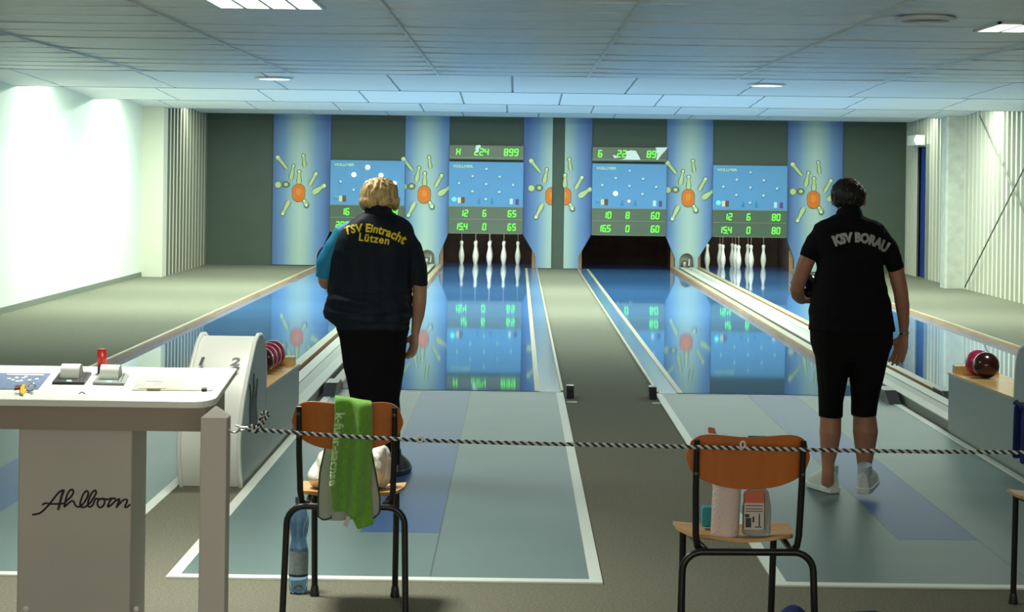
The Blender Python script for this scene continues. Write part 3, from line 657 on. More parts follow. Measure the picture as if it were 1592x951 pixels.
for k, (q, cxp) in enumerate((([(80.8, 596.9), (93.4, 580.5), (142.6, 581.7), (131.2, 597.5)], 112), ([(143.8, 597.5), (155, 582.4), (200.6, 583.6), (193, 598.8)], 173))):
    pr_ = thing('receipt_printer', tuple(tp(cxp, 590)), 'receipt printer on the console, ' + ('left of the red lighter' if k == 0 else 'right of the red lighter'), 'printer', 'receipt printers set in the console')
    P4 = [tp(x, y, .001) for x, y in q]
    b = MB(); b.prism(P4, (0, 0, .008)); b.build('frame', M['black'] if k == 0 else M['machine_side'], pr_, bevel=.002)
    for f in (.76, .86):
        b = MB(); a = P4[0].lerp(P4[3], f) + Vector((0, .012, .009)); c_ = P4[1].lerp(P4[2], f) + Vector((0, -.012, .009)); b.tube([a, c_], .0022, 6); b.build('grille_bar', M['chrome'], pr_)
    cc = (P4[0] + P4[1] + P4[2] + P4[3]) / 4; xa = cc.x - .034; xb = cc.x + .028 ; R = .032
    b = MB(); b.lathe([(R, xa), (R, xb)], (0, cc.y + .006, cc.z + .018), 32, 'X'); b.mi = 1; b.lathe([(R * .96, xb + .0004), (R * .3, xb + .0008)], (0, cc.y + .006, cc.z + .018), 32, 'X')
    b.build('paper_roll', [M['paper'], M['papercore']], pr_, smooth=True)
    b = MB(); p = (P4[0] + P4[3]) / 2; b.ball((p.x, p.y + .012, p.z + .010), (.009, .004, .003)); b.build('led', M['greenled'], pr_)
lt = tp(156, 581.5); lt = Vector((lt.x, lt.y + .02, topz(lt.y + .02) + .001))
lg = thing('lighter', tuple(lt), 'small upright red lighter behind the printers on the console', 'lighter')
b = MB(); b.tube([lt, lt + Vector((0, 0, .026))], [(.0145, .009)] * 2, 16); b.build('base', M['black'], lg)
b = MB(); b.tube([lt + Vector((0, 0, .026)), lt + Vector((0, 0, .030)), lt + Vector((0, 0, .075)), lt + Vector((0, 0, .080))], [(.014, .009), (.016, .010), (.0155, .010), (.013, .008)], 16); b.build('body', glossy('red_plastic', (.62, .03, .02), .15), lg, smooth=True)
kp = tp(37, 607)
ks = thing('key_bunch', tuple(kp), 'bunch of keys with yellow and dark red tags on the console', 'keys')
def tagshape(px, m, name, hh=.006):
    b = MB(); b.prism([tp(x, y, .002) for x, y in px], (0, 0, hh)); b.build(name, m, ks, bevel=.001)
tagshape([(31, 613), (31.5, 604), (36, 599.5), (41, 600), (40.5, 608), (36, 615)], mat('yellow_tag', (.75, .50, .02), .35), 'yellow_tag')
tagshape([(23, 605.5), (23.5, 602), (34, 600.8), (33.5, 604)], mat('dark_red_tag', (.20, .015, .015), .35), 'red_tag')
b = MB(); rc = tp(47, 601, .012); b.tube([rc + Vector((.016 * math.cos(a), .004 * math.sin(a) , .012 * math.sin(a) )) for a in [2 * PI * i / 16 for i in range(17)]], .0018, 6); b.build('key_ring', M['chrome'], ks, smooth=True)
for (a_, c_) in (((42, 607), (52, 611)), ((24, 611), (33, 612)), ((44, 600), (51, 594))):
    b = MB(); A_, C_ = tp(*a_, .004), tp(*c_, .004); b.tube([A_, A_.lerp(C_, .4), C_], [(.006, .0015), (.003, .0012), (.003, .0012)], 10); b.build('key', M['chrome'], ks)
# ------------------------------------------------------------------ barrier post and rope
M['post'] = mat('post_paint', (.56, .52, .47), .5)
YR = 5.85
def post(x0, x1, label):
    t = thing('barrier_post', ((x0 + x1) / 2, YR, 0), label, 'post', 'square barrier posts'); xm = (x0 + x1) / 2
    b = MB(); b.box(x0, x1, YR - .04, YR + .04, 0, .832); b.build('shaft', M['post'], t, bevel=.003)
    b = MB(); v = [(x0, YR - .04, .832), (x1, YR - .04, .832), (x1, YR + .04, .832), (x0, YR + .04, .832)]
    top = [(xm - .004, YR - .004, .862), (xm + .004, YR - .004, .862), (xm + .004, YR + .004, .862), (xm - .004, YR + .004, .862)]
    b.rings([[Vector(p) for p in v], [Vector(p) for p in top]]); b.build('cap', M['post'], t, label='low pyramid cap')
    b = MB(); zz = .795; xs = x1 if x0 < 0 else x0; sg = 1 if x0 < 0 else -1
    b.tube([(xs - sg * .004, YR, zz + .004)] + [(xs + sg * (.016 - .016 * math.cos(a)), YR, zz - .012 * math.sin(a)) for a in [PI * k / 8 for k in range(9)]], .0024, 8); b.build('hook', M['chrome'], t, smooth=True)
post(-.953, -.873, 'square beige barrier post with pyramid cap in front of the console')
post(1.80, 1.88, 'square barrier post beyond the right edge of the photo')
rp = [at(x, y, YR) for x, y in ((386,667),(450,672),(540,678),(650,684),(780,688),(890,690.5),(1080,694.5),(1170,697),(1300,700),(1450,702),(1592,703))] + [Vector((1.72, YR, .760)), Vector((1.775, YR, .784))]
rope = thing('barrier_rope', tuple(rp[0]), 'black and white twisted rope strung from the post across the photo', 'rope')
path = []
for i in range(len(rp) - 1):
    n = max(2, int((rp[i + 1] - rp[i]).length / .003))
    path += [rp[i].lerp(rp[i + 1], k / n) for k in range(n)]
path.append(rp[-1])
M['ropew'] = mat('rope_white', (.62, .66, .62), .8); M['roped'] = mat('rope_black', (.02, .03, .035), .8)
for ph, m_, nm in ((0, 'ropew', 'light_strand'), (PI, 'roped', 'dark_strand')):
    q = [p + Vector((0, math.cos(2 * PI * i * .003 / .024 + ph) * .0031, math.sin(2 * PI * i * .003 / .024 + ph) * .0031)) for i, p in enumerate(path)]
    b = MB(); b.tube(q, .0037, 6); b.build(nm, M[m_], rope, smooth=True)
def at2(px, py, dy=0): return at(px, py, YR + dy)
kn = [at2(*p) for p in ((400,671),(388,668),(392,662),(400,664),(404,655),(407,645),(411,641),(417,644),(413,650),(409,657),(406,666),(398,668))]
kq = smooth_path([tuple(p) for p in kn], 8)
for ph, m_ in ((0, 'ropew'), (PI, 'roped')):
    q = [Vector(p) + Vector((math.cos(i * .9 + ph) * .003, math.cos(i * .9 + ph) * .004, math.sin(i * .9 + ph) * .003)) for i, p in enumerate(kq)]
    b = MB(); b.tube(q, .0038, 6); b.build('knot', M[m_], rope, smooth=True, label='knotted rope end')
b = MB(); A_, C_ = at2(372, 667), at2(385, 666)
for dz in (-.005, .005): b.tube([A_ + Vector((0, 0, dz)), C_ + Vector((0, 0, dz * .6))], .0028, 8)
b.tube([at2(366, 661.5), at2(372, 662), at2(373, 670)], .0024, 8); b.build('snap_hook', M['chrome'], rope, smooth=True, label='brass-coloured snap hook')
for px, py in ((653, 683), (1155, 691)):
    b = MB(); c0 = at2(px, py, -.012); b.tube([c0 + Vector((.007 * math.cos(a), 0, .010 * math.sin(a))) for a in [2 * PI * i / 12 for i in range(13)]], .003, 6); b.build('white_tie', M['ropew'], rope, smooth=True)
# ------------------------------------------------------------------ chairs
M['ply'] = wood('orange_plywood', (.42, .115, .018), (.50, .15, .028), .35, (10, 4, 2), coat=.3)
M['plyseat'] = wood('seat_plywood', (.50, .27, .09), (.58, .34, .13), .5, (4, 12, 4), coat=0)
def make_chair(label):
    t = thing('school_chair', (0, 0, 0), label, 'chair', 'plywood school chairs'); R = .0115
    def upy(z): return .025 - .12 * (z - .43)
    b = MB(); z1 = .41
    arc = lambda cx, cz, r, a0, a1: [(cx + r * math.cos(a0 + (a1 - a0) * k / 6), 0, cz + r * math.sin(a0 + (a1 - a0) * k / 6)) for k in range(7)]
    b.tube([(-.150, 0, z1), (0, 0, z1), (.150, 0, z1)], R, 12); b.build('cross_bar', M['blackmetal'], t, smooth=True)
    for s in (-1, 1):
        pts = [(s * .216, -.02, .02)] + [(s * p[0], 0, p[2]) for p in arc(.145, z1 - .062, .062, 0, PI / 2)] + [(s * .135, 0, z1)]
        b = MB(); b.tube(pts, R, 12); lg_ = b.build('leg', M['blackmetal'], t, smooth=True, label='rear leg')
        b = MB(); b.lathe([(.015, 0), (.016, .005), (.013, .03)], (s * .216, -.02, 0), 12); b.build('rubber_foot', M['black'], lg_, smooth=True)
        b = MB(); b.tube([(s * .153, .40, .425), (s * .150, .43, .02)], R, 12); lf_ = b.build('leg', M['blackmetal'], t, smooth=True, label='front leg')
        b = MB(); b.lathe([(.017, 0), (.018, .005), (.013, .04)], (s * .150, .43, 0), 12); b.build('rubber_foot', M['black'], lf_, smooth=True)
        b = MB(); b.tube([(s * .135, .0, .418), (s * .145, .20, .416), (s * .153, .40, .412)], .010, 10); b.build('side_rail', M['blackmetal'], t, smooth=True)
        b = MB(); b.tube([(s * .145, .03, .410), (s * .158, .020, .425), (s * .163, .018, .46), (s * .167, upy(.6), .60), (s * .168, upy(.762), .762)], [.011] * 4 + [.009], 12); up_ = b.build('upright', M['blackmetal'], t, smooth=True)
        b = MB()
        for zz in (.655, .735): b.lathe([(.007, 0), (.006, -.004), (.001, -.005)], (s * .168, upy(zz) - .011, zz), 10, 'Y')
        b.build('screw', M['black'], up_, smooth=True)
    # curved backrest
    b = MB(); N = 28; fr, bk = [], []
    for i in range(N + 1):
        s = -1 + 2 * i / N; s_ = max(-.9995, min(.9995, s)); hh = (1 - abs(s_) ** 5) ** .42
        zt = .704 + (.074 + .004 * abs(s) ** 2 - .006 * math.cos(s * PI) ) * hh; zb = .704 - (.066 + .032 * math.cos(s * PI / 2)) * hh
        row = []
        for j in range(7):
            f = j / 6; z = zb + (zt - zb) * f; y = upy(z) + .018 - .032 * (1 - s * s) + .012
            row.append(Vector((.196 * s, y, z)))
        fr.append(row); bk.append([p + Vector((0, .010, 0)) for p in row])
    rings = [fr[i] + bk[i][::-1] for i in range(N + 1)]; b.rings(rings); b.build('backrest', M['ply'], t, smooth=True, bevel=.002)
    # seat
    b = MB(); rings = []
    for i in range(15):
        f = i / 14; y = .035 + .40 * f; hw = (.150 + .040 * min(1, f * 1.6)) * (1 - .25 * max(0, (f - .9) / .1) ** 2) * (1 - .25 * max(0, (.08 - f) / .08))
        top, bot = [], []
        for j in range(11):
            s = -1 + 2 * j / 10; z = .432 + .010 * s * s - .006 * math.sin(f * PI) + (-.018 * max(0, (f - .8) / .2) ** 2) + .012 * (1 - f) ** 2
            yy = y + (.012 * s * s if f < .1 else 0)
            top.append(Vector((hw * s, yy, z))); bot.append(Vector((hw * s, yy, z - .011)))
        rings.append(top + bot[::-1])
    b.rings(rings); b.build('seat', M['plyseat'], t, smooth=True)
    return t
ch1 = make_chair('orange plywood chair with the green towel over its backrest')
ch2 = copy_tree(ch1, (0, 0, 0), 'orange plywood chair with a kitchen roll on its seat')
ch3 = copy_tree(ch1, (0, 0, 0), 'chair cut by the right edge with a blue jacket over its back')
ch1.location = (-.588, 6.72, 0); ch2.location = (.738, 6.0, 0); ch2.rotation_euler.z = math.radians(2.5); ch3.location = (2.03, 6.75, 0)
# ------------------------------------------------------------------ things on the chairs
def sheet(name, L, Rr, y_of, nx, mat_, parent=None, th=.006, cols_=None):
    """cloth from two edge polylines in world space, with folds"""
    n = len(L); vs = []; fs = []
    for k in range(n):
        for i in range(nx + 1):
            f = i / nx; p = L[k].lerp(Rr[k], f); p = Vector((p.x, p.y + y_of(f, k / (n - 1)), p.z)); vs.append(p)
    for k in range(n - 1):
        for i in range(nx): a = k * (nx + 1) + i; fs.append((a, a + 1, a + nx + 2, a + nx + 1))
    b = MB(); b.add(vs, fs); o = b.build(name, mat_, parent, smooth=True)
    sd = o.modifiers.new('solid', 'SOLIDIFY'); sd.thickness = th; sd.offset = 0
    ss = o.modifiers.new('sub', 'SUBSURF'); ss.levels = 1; ss.render_levels = 2
    return o, vs, fs
M['towel'] = mat('green_towel', (.16, .44, .025), .95, sheen=.3, bump=.8, bump_scale=300, noise_amt=.12, noise_scale=60)
M['towelprint'] = mat('towel_print', (.55, .78, .40), .9); M['greycloth'] = mat('grey_cloth', (.36, .39, .33), .9, noise_amt=.08, noise_scale=12); M['darkhem'] = mat('dark_hem', (.03, .06, .03), .8)
M['bag'] = mat('white_bag', (.72, .72, .64), .35, bump=.4, bump_scale=25)
def edge(pts, n, Y):
    out = []; d = [0]
    for i in range(1, len(pts)): d.append(d[-1] + math.dist(pts[i], pts[i - 1]))
    for k in range(n):
        s = d[-1] * k / (n - 1); i = max(j for j in range(len(d)) if d[j] <= s + 1e-9); i = min(i, len(pts) - 2)
        f = (s - d[i]) / (d[i + 1] - d[i]); out.append(at(pts[i][0] + (pts[i + 1][0] - pts[i][0]) * f, pts[i][1] + (pts[i + 1][1] - pts[i][1]) * f, Y))
    return out
TY = 6.652
tw = thing('towel', tuple(at(550, 615, TY)), 'bright green towel with pale lettering hanging over the left chair back', 'towel')
Lf = [at(524, 618, TY + .075 + .0), at(521, 614, TY + .05)] + edge([(520.5, 616), (521.5, 640), (520, 670), (516.5, 710), (515, 750), (517, 780), (519, 794)], 16, TY)
Rf = [at(579, 628, TY + .075), at(577, 622, TY + .05)] + edge([(578.5, 628), (579, 660), (578, 700), (577.5, 725), (575, 760), (577, 790), (569, 806)], 16, TY)
fold = lambda f, t: -.006 - .016 * math.sin(f * 9.5 + .6 + t * 1.5) * min(1.5, .35 + t * 2.2) * (1 if t > .1 else .4)
towel, tvs, tfs = sheet('front_fold', Lf, Rf, fold, 22, M['towel'], tw, .007)
L2 = edge([(545, 700), (541, 760), (543, 795), (556, 824)], 10, TY + .010); R2 = edge([(576, 730), (577, 770), (579, 795), (581, 815)], 10, TY + .014)
sheet('back_fold', L2, R2, lambda f, t: .006 * math.sin(f * 7), 10, M['towel'], tw, .006)
L3 = edge([(522, 615), (524, 660)], 6, 6.735); R3 = edge([(578, 624), (577, 670)], 6, 6.735)
sheet('far_fold', L3, R3, lambda f, t: .004 * math.sin(f * 8), 12, M['towel'], tw, .006)
b = MB(); b.prism([at(539, 801, TY + .012), at(545, 804, TY + .012), at(540, 820, TY + .012), at(534, 817, TY + .012)], (0, .002, 0)); b.build('care_tag', mat('tag_white', (.5, .5, .48), .7), tw)
tree = BVHTree.FromPolygons([tuple(v) for v in tvs], tfs)
vs, fs = text_mesh('k-fuer-sachse', .041, .0013, 1.15)
b = MB(); q = []
for p in vs:                                                 # runs down the left side of the towel
    s = -p[0]; frac = .5 - s / .60; base = at(528, 618 + 0, TY); px_ = 533 - 18 * max(0, min(1, (p[0] + .22) / .44))
    c0 = at(px_, 668, TY); w_ = Vector((c0.x + p[1], TY - .3, .815 - (p[0] + .19)))
    hit = tree.ray_cast(w_, Vector((0, 1, 0))); yy = hit[0].y if hit[0] else TY - .01
    q.append(Vector((w_.x, yy - .0065, w_.z)))
b.add(q, fs); b.build('lettering', M['towelprint'], tw, label='pale lettering running down the towel')
gc = thing('grey_cloth', tuple(at(545, 700, 6.69)), 'thin grey cloth with dark hem hanging behind the green towel', 'cloth')
L4 = edge([(505, 697), (497, 735), (494.5, 775), (495, 803), (503, 809)], 12, 6.697); R4 = edge([(576, 697), (584, 740), (590.5, 775), (590, 797), (580, 806)], 12, 6.697)
sheet('cloth', L4, R4, lambda f, t: .010 * math.sin(f * 14) * t - .01 * t, 20, M['greycloth'], gc, .004)
for pts in ([(505, 697), (497, 735), (494.5, 775), (495, 803), (503, 809), (516, 804), (518, 790)], [(577, 697), (585, 740), (591, 775), (590.5, 797), (580, 806)]):
    b = MB(); b.tube([Vector(p) for p in edge(pts, 20, 6.688)], .0028, 6); b.build('hem', M['darkhem'], gc, smooth=True)
def fused(mb, voxel, m_, name, parent, smooth_n=2, disp=None, label=None, keep=None):
    o = mb.build(name + '_t', m_, None, origin=(0, 0, 0)); md = o.modifiers.new('r', 'REMESH'); md.mode = 'VOXEL'; md.voxel_size = voxel
    bpy.context.view_layer.update(); me = bpy.data.meshes.new_from_object(o.evaluated_get(bpy.context.evaluated_depsgraph_get()))
    old = o.data; bpy.data.objects.remove(o); bpy.data.meshes.remove(old)
    bm = bmesh.new(); bm.from_mesh(me)
    for _ in range(smooth_n): bmesh.ops.smooth_vert(bm, verts=bm.verts, factor=.5, use_axis_x=True, use_axis_y=True, use_axis_z=True)
    bm.normal_update()
    if disp:
        for v in bm.verts: v.co += v.normal * disp(v.co)
    if keep: bmesh.ops.delete(bm, geom=[v for v in bm.verts if not keep(v.co)], context='VERTS')
    lo = Vector([min(v.co[i] for v in bm.verts) for i in range(3)]); hi = Vector([max(v.co[i] for v in bm.verts) for i in range(3)]); org = Vector(((lo.x + hi.x) / 2, (lo.y + hi.y) / 2, lo.z))
    bmesh.ops.translate(bm, verts=bm.verts, vec=-org); bm.to_mesh(me); bm.free()
    me.materials.clear(); me.materials.append(m_); me.name = name
    for p in me.polygons: p.use_smooth = True
    r = bpy.data.objects.new(name, me); COL.objects.link(r); r.location = org
    if parent is not None: r.parent = parent; r.location = org - Vector(parent.location)
    if label: r['label'] = label
    return r
b = MB()
for px, py, Y, r in ((497, 752, 6.97, (.045, .07, .045)), (512, 735, 6.98, (.05, .08, .075)), (520, 715, 7.0, (.035, .05, .05)), (545, 742, 6.98, (.07, .09, .07)), (575, 745, 6.97, (.06, .09, .07)), (592, 735, 6.99, (.038, .06, .085)), (490, 743, 6.95, (.02, .03, .02))):
    c0 = at(px, py, Y); c0.z = max(c0.z, .437 + r[2] * .9); b.ball(tuple(c0), r)
tag(fused(b, .007, M['bag'], 'plastic_bag', None, 1, lambda c: noise.noise(c * 22) * .010 + noise.noise(c * 60) * .004, None), 'crumpled white plastic bag on the seat of the towel chair', 'bag')
# bottle by the left chair
bt = at(464.5, 921, 7.22); bx_, by_ = bt.x, 7.20
bo = thing('water_bottle', (bx_, by_, 0), 'blue-tinted plastic water bottle on the floor beside the left chair', 'bottle')
M['bottle'] = mat('bottle_plastic', (.22, .36, .55), .08, trans=.85, ior=1.2); M['blabel'] = mat('bottle_label', (.22, .28, .30), .5, noise_amt=.2, noise_scale=60)
b = MB(); b.lathe([(.004, .006), (.026, .002), (.034, .012), (.036, .05), (.036, .16), (.033, .175), (.029, .195), (.028, .205), (.033, .23), (.037, .26), (.036, .285), (.028, .31), (.015, .33), (.013, .345)], (bx_, by_, 0), 28)
o = b.build('body', M['bottle'], bo, smooth=True)
b = MB(); b.lathe([(.0366, .075), (.0366, .16)], (bx_, by_, 0), 28); b.build('label_wrap', M['blabel'], bo, smooth=True)
b = MB(); b.lathe([(.0368, .066), (.0368, .073)], (bx_, by_, 0), 28); b.build('dark_band', M['black'], bo, smooth=True)
b = MB(); b.lathe([(.016, .340), (.016, .362), (.012, .364)], (bx_, by_, 0), 20); b.build('cap', mat('bottle_cap', (.02, .06, .10), .4), bo, smooth=True)
# kitchen roll, cleaner bottle, box
kr = thing('kitchen_roll', tuple(at(1128, 838, 6.13)), 'white kitchen roll standing on the seat of the right chair', 'kitchen roll')
c0 = at(1128, 838, 6.13); sz = .439
b = MB(); b.tube([(c0.x - .003, 6.13, sz), (c0.x - .003, 6.13, sz + .004), (c0.x + .004, 6.13, sz + .215)], [.044, .0455, .0455], 32); b.build('paper', mat('kitchen_paper', (.66, .58, .54), .9, bump=.5, bump_scale=120), kr, smooth=True)
b = MB(); b.tube([(c0.x + .004, 6.13, sz + .2152), (c0.x + .004, 6.13, sz + .2162)], .02, 20); b.build('core', M['papercore'], kr)
cb_ = at(1175, 832, 6.14); cl = thing('cleaner_bottle', (cb_.x, 6.14, sz), 'clear bottle with orange cap and printed label on the right chair', 'bottle')
b = MB(); cx0 = cb_.x + .002
for z_, w_, d_ in ((0, .040, .026), (.006, .046, .03), (.09, .046, .03), (.14, .038, .027), (.165, .022, .018)): b.v and None
b.tube([(cx0, 6.14, sz + z_) for z_ in (0, .006, .09, .135, .16, .168)], [(.040, .026), (.046, .030), (.046, .030), (.038, .027), (.022, .018), (.020, .017)], 28); b.build('body', mat('clear_plastic', (.60, .60, .55), .15, trans=.55, ior=1.15), cl, smooth=True)
b = MB(); b.box(cx0 - .046, cx0 + .020, 6.104, 6.108, sz + .022, sz + .145); b.build('label_panel', mat('label_white', (.55, .50, .44), .5), cl, bevel=.001)
b = MB(); b.box(cx0 - .046, cx0 + .020, 6.102, 6.104, sz + .108, sz + .145); b.build('label_top', mat('label_orange', (.50, .10, .03), .5), cl)
b = MB()
for z_ in (.098, .088, .080): b.box(cx0 - .040, cx0 + .014, 6.102, 6.104, sz + z_, sz + z_ + .0025)
for x_, z_, ww, hh in ((-.040, .030, .018, .030), (-.018, .046, .006, .018), (.002, .034, .004, .040), (-.010, .030, .022, .003), (-.042, .062, .014, .010)): b.box(cx0 + x_, cx0 + x_ + ww, 6.102, 6.104, sz + z_, sz + z_ + hh)
for x_ in (-.047, .019): b.box(cx0 + x_, cx0 + x_ + .002, 6.102, 6.104, sz + .022, sz + .140)
b.build('label_print', M['black'], cl)
b = MB(); b.lathe([(.020, sz + .168), (.021, sz + .172), (.020, sz + .195), (.012, sz + .2)], (cx0, 6.14, 0), 20); b.build('cap', mat('orange_cap', (.60, .10, .02), .4), cl, smooth=True)
c1 = at(1098, 820, 6.27); b = MB(); b.box(c1.x - .016, c1.x + .022, 6.25, 6.30, .440, .505); tag(b.build('tissue_pack', mat('teal_pack', (.01, .30, .36), .4), bevel=.006), 'small turquoise pack behind the kitchen roll', 'pack')
pc = at(1107, 671, 5.99); b = MB(); b.prism([(pc.x - .012, 5.985, pc.z - .004), (pc.x + .014, 5.985, pc.z - .006), (pc.x + .008, 5.985, pc.z + .012), (pc.x - .012, 5.985, pc.z + .014)], (0, .012, 0)); tag(b.build('peg', mat('orange_peg', (.42, .10, .03), .5), bevel=.001), 'small orange peg on the top left of the right chair back', 'peg')
pc = at(1179, 676, 6.03); b = MB(); b.box(pc.x - .030, pc.x + .030, 6.03, 6.06, pc.z - .05, pc.z - .006); tag(b.build('phone_case', M['black'], bevel=.004), 'black flat case showing behind the right chair back', 'case')
# blue jacket on chair at the right edge
M['blue'] = mat('blue_fabric', (.012, .025, .16), .85, noise_amt=.2, noise_scale=20); M['navycloth'] = mat('dark_bag_fabric', (.012, .014, .022), .8, noise_amt=.2, noise_scale=20)
LJ = edge([(1589, 634), (1587, 660), (1586, 700), (1584.5, 722)], 8, 6.64); RJ = [p + Vector((.36, 0, .0)) for p in LJ]
jk = thing('blue_jacket', tuple(LJ[0] + Vector((.18, 0, 0))), 'dark blue jacket hung over the chair cut by the right edge', 'jacket')
sheet('jacket_back', LJ, RJ, lambda f, t: .010 * math.sin(f * 12), 16, M['blue'], jk, .012)
sheet('jacket_front', [p + Vector((.01, .14, 0)) for p in LJ], [p + Vector((-.01, .14, 0)) for p in RJ], lambda f, t: .010 * math.sin(f * 10), 16, M['blue'], jk, .012)
b = MB(); b.tube([LJ[0] + Vector((.0, .005, 0)), LJ[0] + Vector((.0, .07, .015)), LJ[0] + Vector((.01, .14, 0))], .006, 6); b.sheet([LJ[0] + Vector((0, 0, 0)), LJ[0] + Vector((0, .07, .012)), LJ[0] + Vector((.0, .14, 0))], (.36, 0, 0)); b.build('shoulder', M['blue'], jk, smooth=True)
# sports bag on the floor in front of the right chair
b = MB(); p0 = at(1234, 943, 5.5)
for x_, z_, r in ((p0.x - .02, .16, (.19, .12, .15)), (p0.x + .12, .16, (.17, .12, .15)), (p0.x - .14, .14, (.11, .11, .13)), (p0.x, p0.z - .05, (.045, .06, .05))): b.ball((x_, 5.5, z_), r)
sb = thing('sports_bag', (p0.x, 5.5, 0), 'dark blue sports bag just showing at the bottom edge by the right chair', 'bag')
fused(b, .012, M['blue'], 'bag_body', sb, 2, lambda c: noise.noise(c * 9) * .012)
b = MB(); b.tube([(p0.x + .10, 5.43, .34), (p0.x + .15, 5.42, p0.z - .008), (p0.x + .22, 5.43, p0.z - .006), (p0.x + .27, 5.44, .33)], .014, 10); b.build('handle', M['navycloth'], sb, smooth=True)
# ------------------------------------------------------------------ right wall details
def rw(px, py, X):
    v = at(px, py, 1.0); k = H - v.z; Y = X / v.x; return Vector((X, Y, H - k * Y))
for k, (a_, c_, l) in enumerate((((1523, 180), (1592, 330), 'dark brace cable slanting down to the right on the ribbed wall'), ((1500, 446), (1592, 262), 'dark brace cable rising to the right from the concrete column foot'))):
    A_, C_ = rw(*a_, 6.57 - .04 * k), rw(*c_, 6.57 - .04 * k); E_ = C_ + (C_ - A_) * .45; b = MB(); b.tube([A_, E_], .011, 8); tag(b.build('brace_cable', mat('brace_steel', (.13, .14, .11), .5), smooth=True), l, 'cable', 'crossing brace cables on the right wall')
el = thing('emergency_lamp', (6.52, 31.2, 2.16), 'small white emergency lamp above the narrow blue door', 'emergency lamp')
b = MB(); b.box(6.44, 6.60, 31.0, 31.7, 2.16, 2.33); b.build('housing', M['white'], el, bevel=.01)
b = MB(); p = at(1428.5, 218, 31.0); b.ball((p.x - .02, 30.98, 2.245), (.055, .03, .06)); b.build('lens', M['lamp'], el, smooth=True)
# ------------------------------------------------------------------ people
SK = (.46, .235, .14)
def skin(name, c): return mat(name, c, .5, noise_amt=.06, noise_scale=14)
def pt(px, py, Y, dy=0):
    return at(px, py, Y + dy)
def limb(b, Y, pts, n=20):
    q = [pt(p[0], p[1], Y, p[3] if len(p) > 3 else 0) for p in pts]; b.tube(q, [p[2] for p in pts], n)
def torso(b, Y, rows_, n=36):
    R = []
    for (cx, py, hw, ry, *dy) in rows_:
        c = pt(cx, py, Y); rx = hw * Y / F; d = dy[0] if dy else 0; ring = []
        for i in range(n):
            a = 2 * PI * i / n; ca, sa = math.cos(a), math.sin(a); e = .86
            ring.append(Vector((c.x + rx * math.copysign(abs(ca) ** e, ca), c.y + d + ry * math.copysign(abs(sa) ** e, sa), c.z)))
        R.append(ring)
    b.rings(R)
def hand(b, wrist, d, nrm, side, curl=.5, scale=1.0, spread=1.0):
    d = Vector(d).normalized(); nrm = Vector(nrm); nrm = (nrm - d * nrm.dot(d)).normalized(); s = d.cross(nrm) * side; W = Vector(wrist); k = scale
    R = []
    for f, hw, th in ((-.012, .024, .018), (.015, .030, .016), (.05, .040, .015), (.085, .040, .012), (.098, .034, .008)):
        c = W + d * f * k; R.append([c + s * hw * k * math.cos(2 * PI * i / 14) + nrm * th * k * math.sin(2 * PI * i / 14) for i in range(14)])
    b.rings(R)
    for off, L, r in ((.030, .070, .0085), (.0105, .080, .009), (-.0095, .075, .0085), (-.029, .058, .0075)):
        p = W + d * .085 * k + s * off * k; dd = (d + s * off * 3.0 * spread).normalized(); pts = [p]; ang = curl * .5
        for seg in (.45, .32, .23):
            v = dd * math.cos(ang) + nrm * math.sin(ang); p = p + v * L * seg * k; pts.append(p); ang += curl
        b.tube(pts, [r * k, r * k, r * .93 * k, r * .78 * k], 10)
    p = W + d * .025 * k + s * .022 * k; v1 = (s * .75 + d * .75 + nrm * .35).normalized(); v2 = (s * .25 + d * .95 + nrm * .35 * (1 + curl)).normalized()
    b.tube([p, p + v1 * .042 * k, p + v1 * .042 * k + v2 * .034 * k, p + v1 * .042 * k + v2 * .060 * k], [.015 * k, .0125 * k, .010 * k, .0082 * k], 10)
def shoe(parent, heel, yaw, pitch, m_up, m_sole, L=.275, mirror=1, m_toe=None):
    Rm = Matrix.Translation(heel) @ Matrix.Rotation(yaw, 4, 'Z') @ Matrix.Rotation(-pitch, 4, 'X')
    def T(x, y, z): return Rm @ Vector((x * mirror, y, z))
    def sec(f):
        w_ = .030 + .012 * math.sin(min(1, f * 3) * PI / 2) + .010 * math.sin(max(0, (f - .35) / .65) * PI); 
        if f > .9: w_ *= 1 - .55 * ((f - .9) / .1) ** 2
        if f < .06: w_ *= .78 + .22 * f / .06
        return w_
    b = MB(); R = []
    for k in range(15):
        f = k / 14; w_ = sec(f) + .003; zt = .030 - .006 * math.sin(f * PI) + .006 * max(0, f - .8) * 5 * .5; zb = .022 * max(0, (f - .78) / .22) ** 2
        R.append([T(w_, f * L, zb), T(w_ + .001, f * L, zt), T(-w_ - .001, f * L, zt), T(-w_, f * L, zb)])
    b.rings(R); so = b.build('sole', m_sole, parent, smooth=True, bevel=.004)
    b = MB(); R = []
    for k in range(15):
        f = k / 14; w_ = sec(f); h_ = .122 if f < .30 else .122 - (f - .30) / .70 * .072; h_ = h_ * (1 - .45 * max(0, (f - .88) / .12) ** 2)
        if f < .04: h_ *= .88
        ring = []
        for i in range(16):
            a = PI * i / 15; top = .5 if f < .32 else .8; x = w_ * math.copysign(abs(math.cos(a)) ** (.75 if f < .35 else .6), math.cos(a)) * (1 - (.28 if f < .35 else .12) * math.sin(a)); ring.append(T(x, .006 + f * (L - .014), .022 + (h_ - .022) * math.sin(a) ** .7))
        R.append(ring)
    b.rings(R); b.build('shoe_upper', m_up, parent, smooth=True)
    b = MB(); b.tube([T(0, .05, .095), T(0, .046, .130), T(0, .045, .138)], [(.036, .043), (.036, .041), (.033, .038)], 18); b.build('shoe_collar', m_toe or m_up, parent, smooth=True)
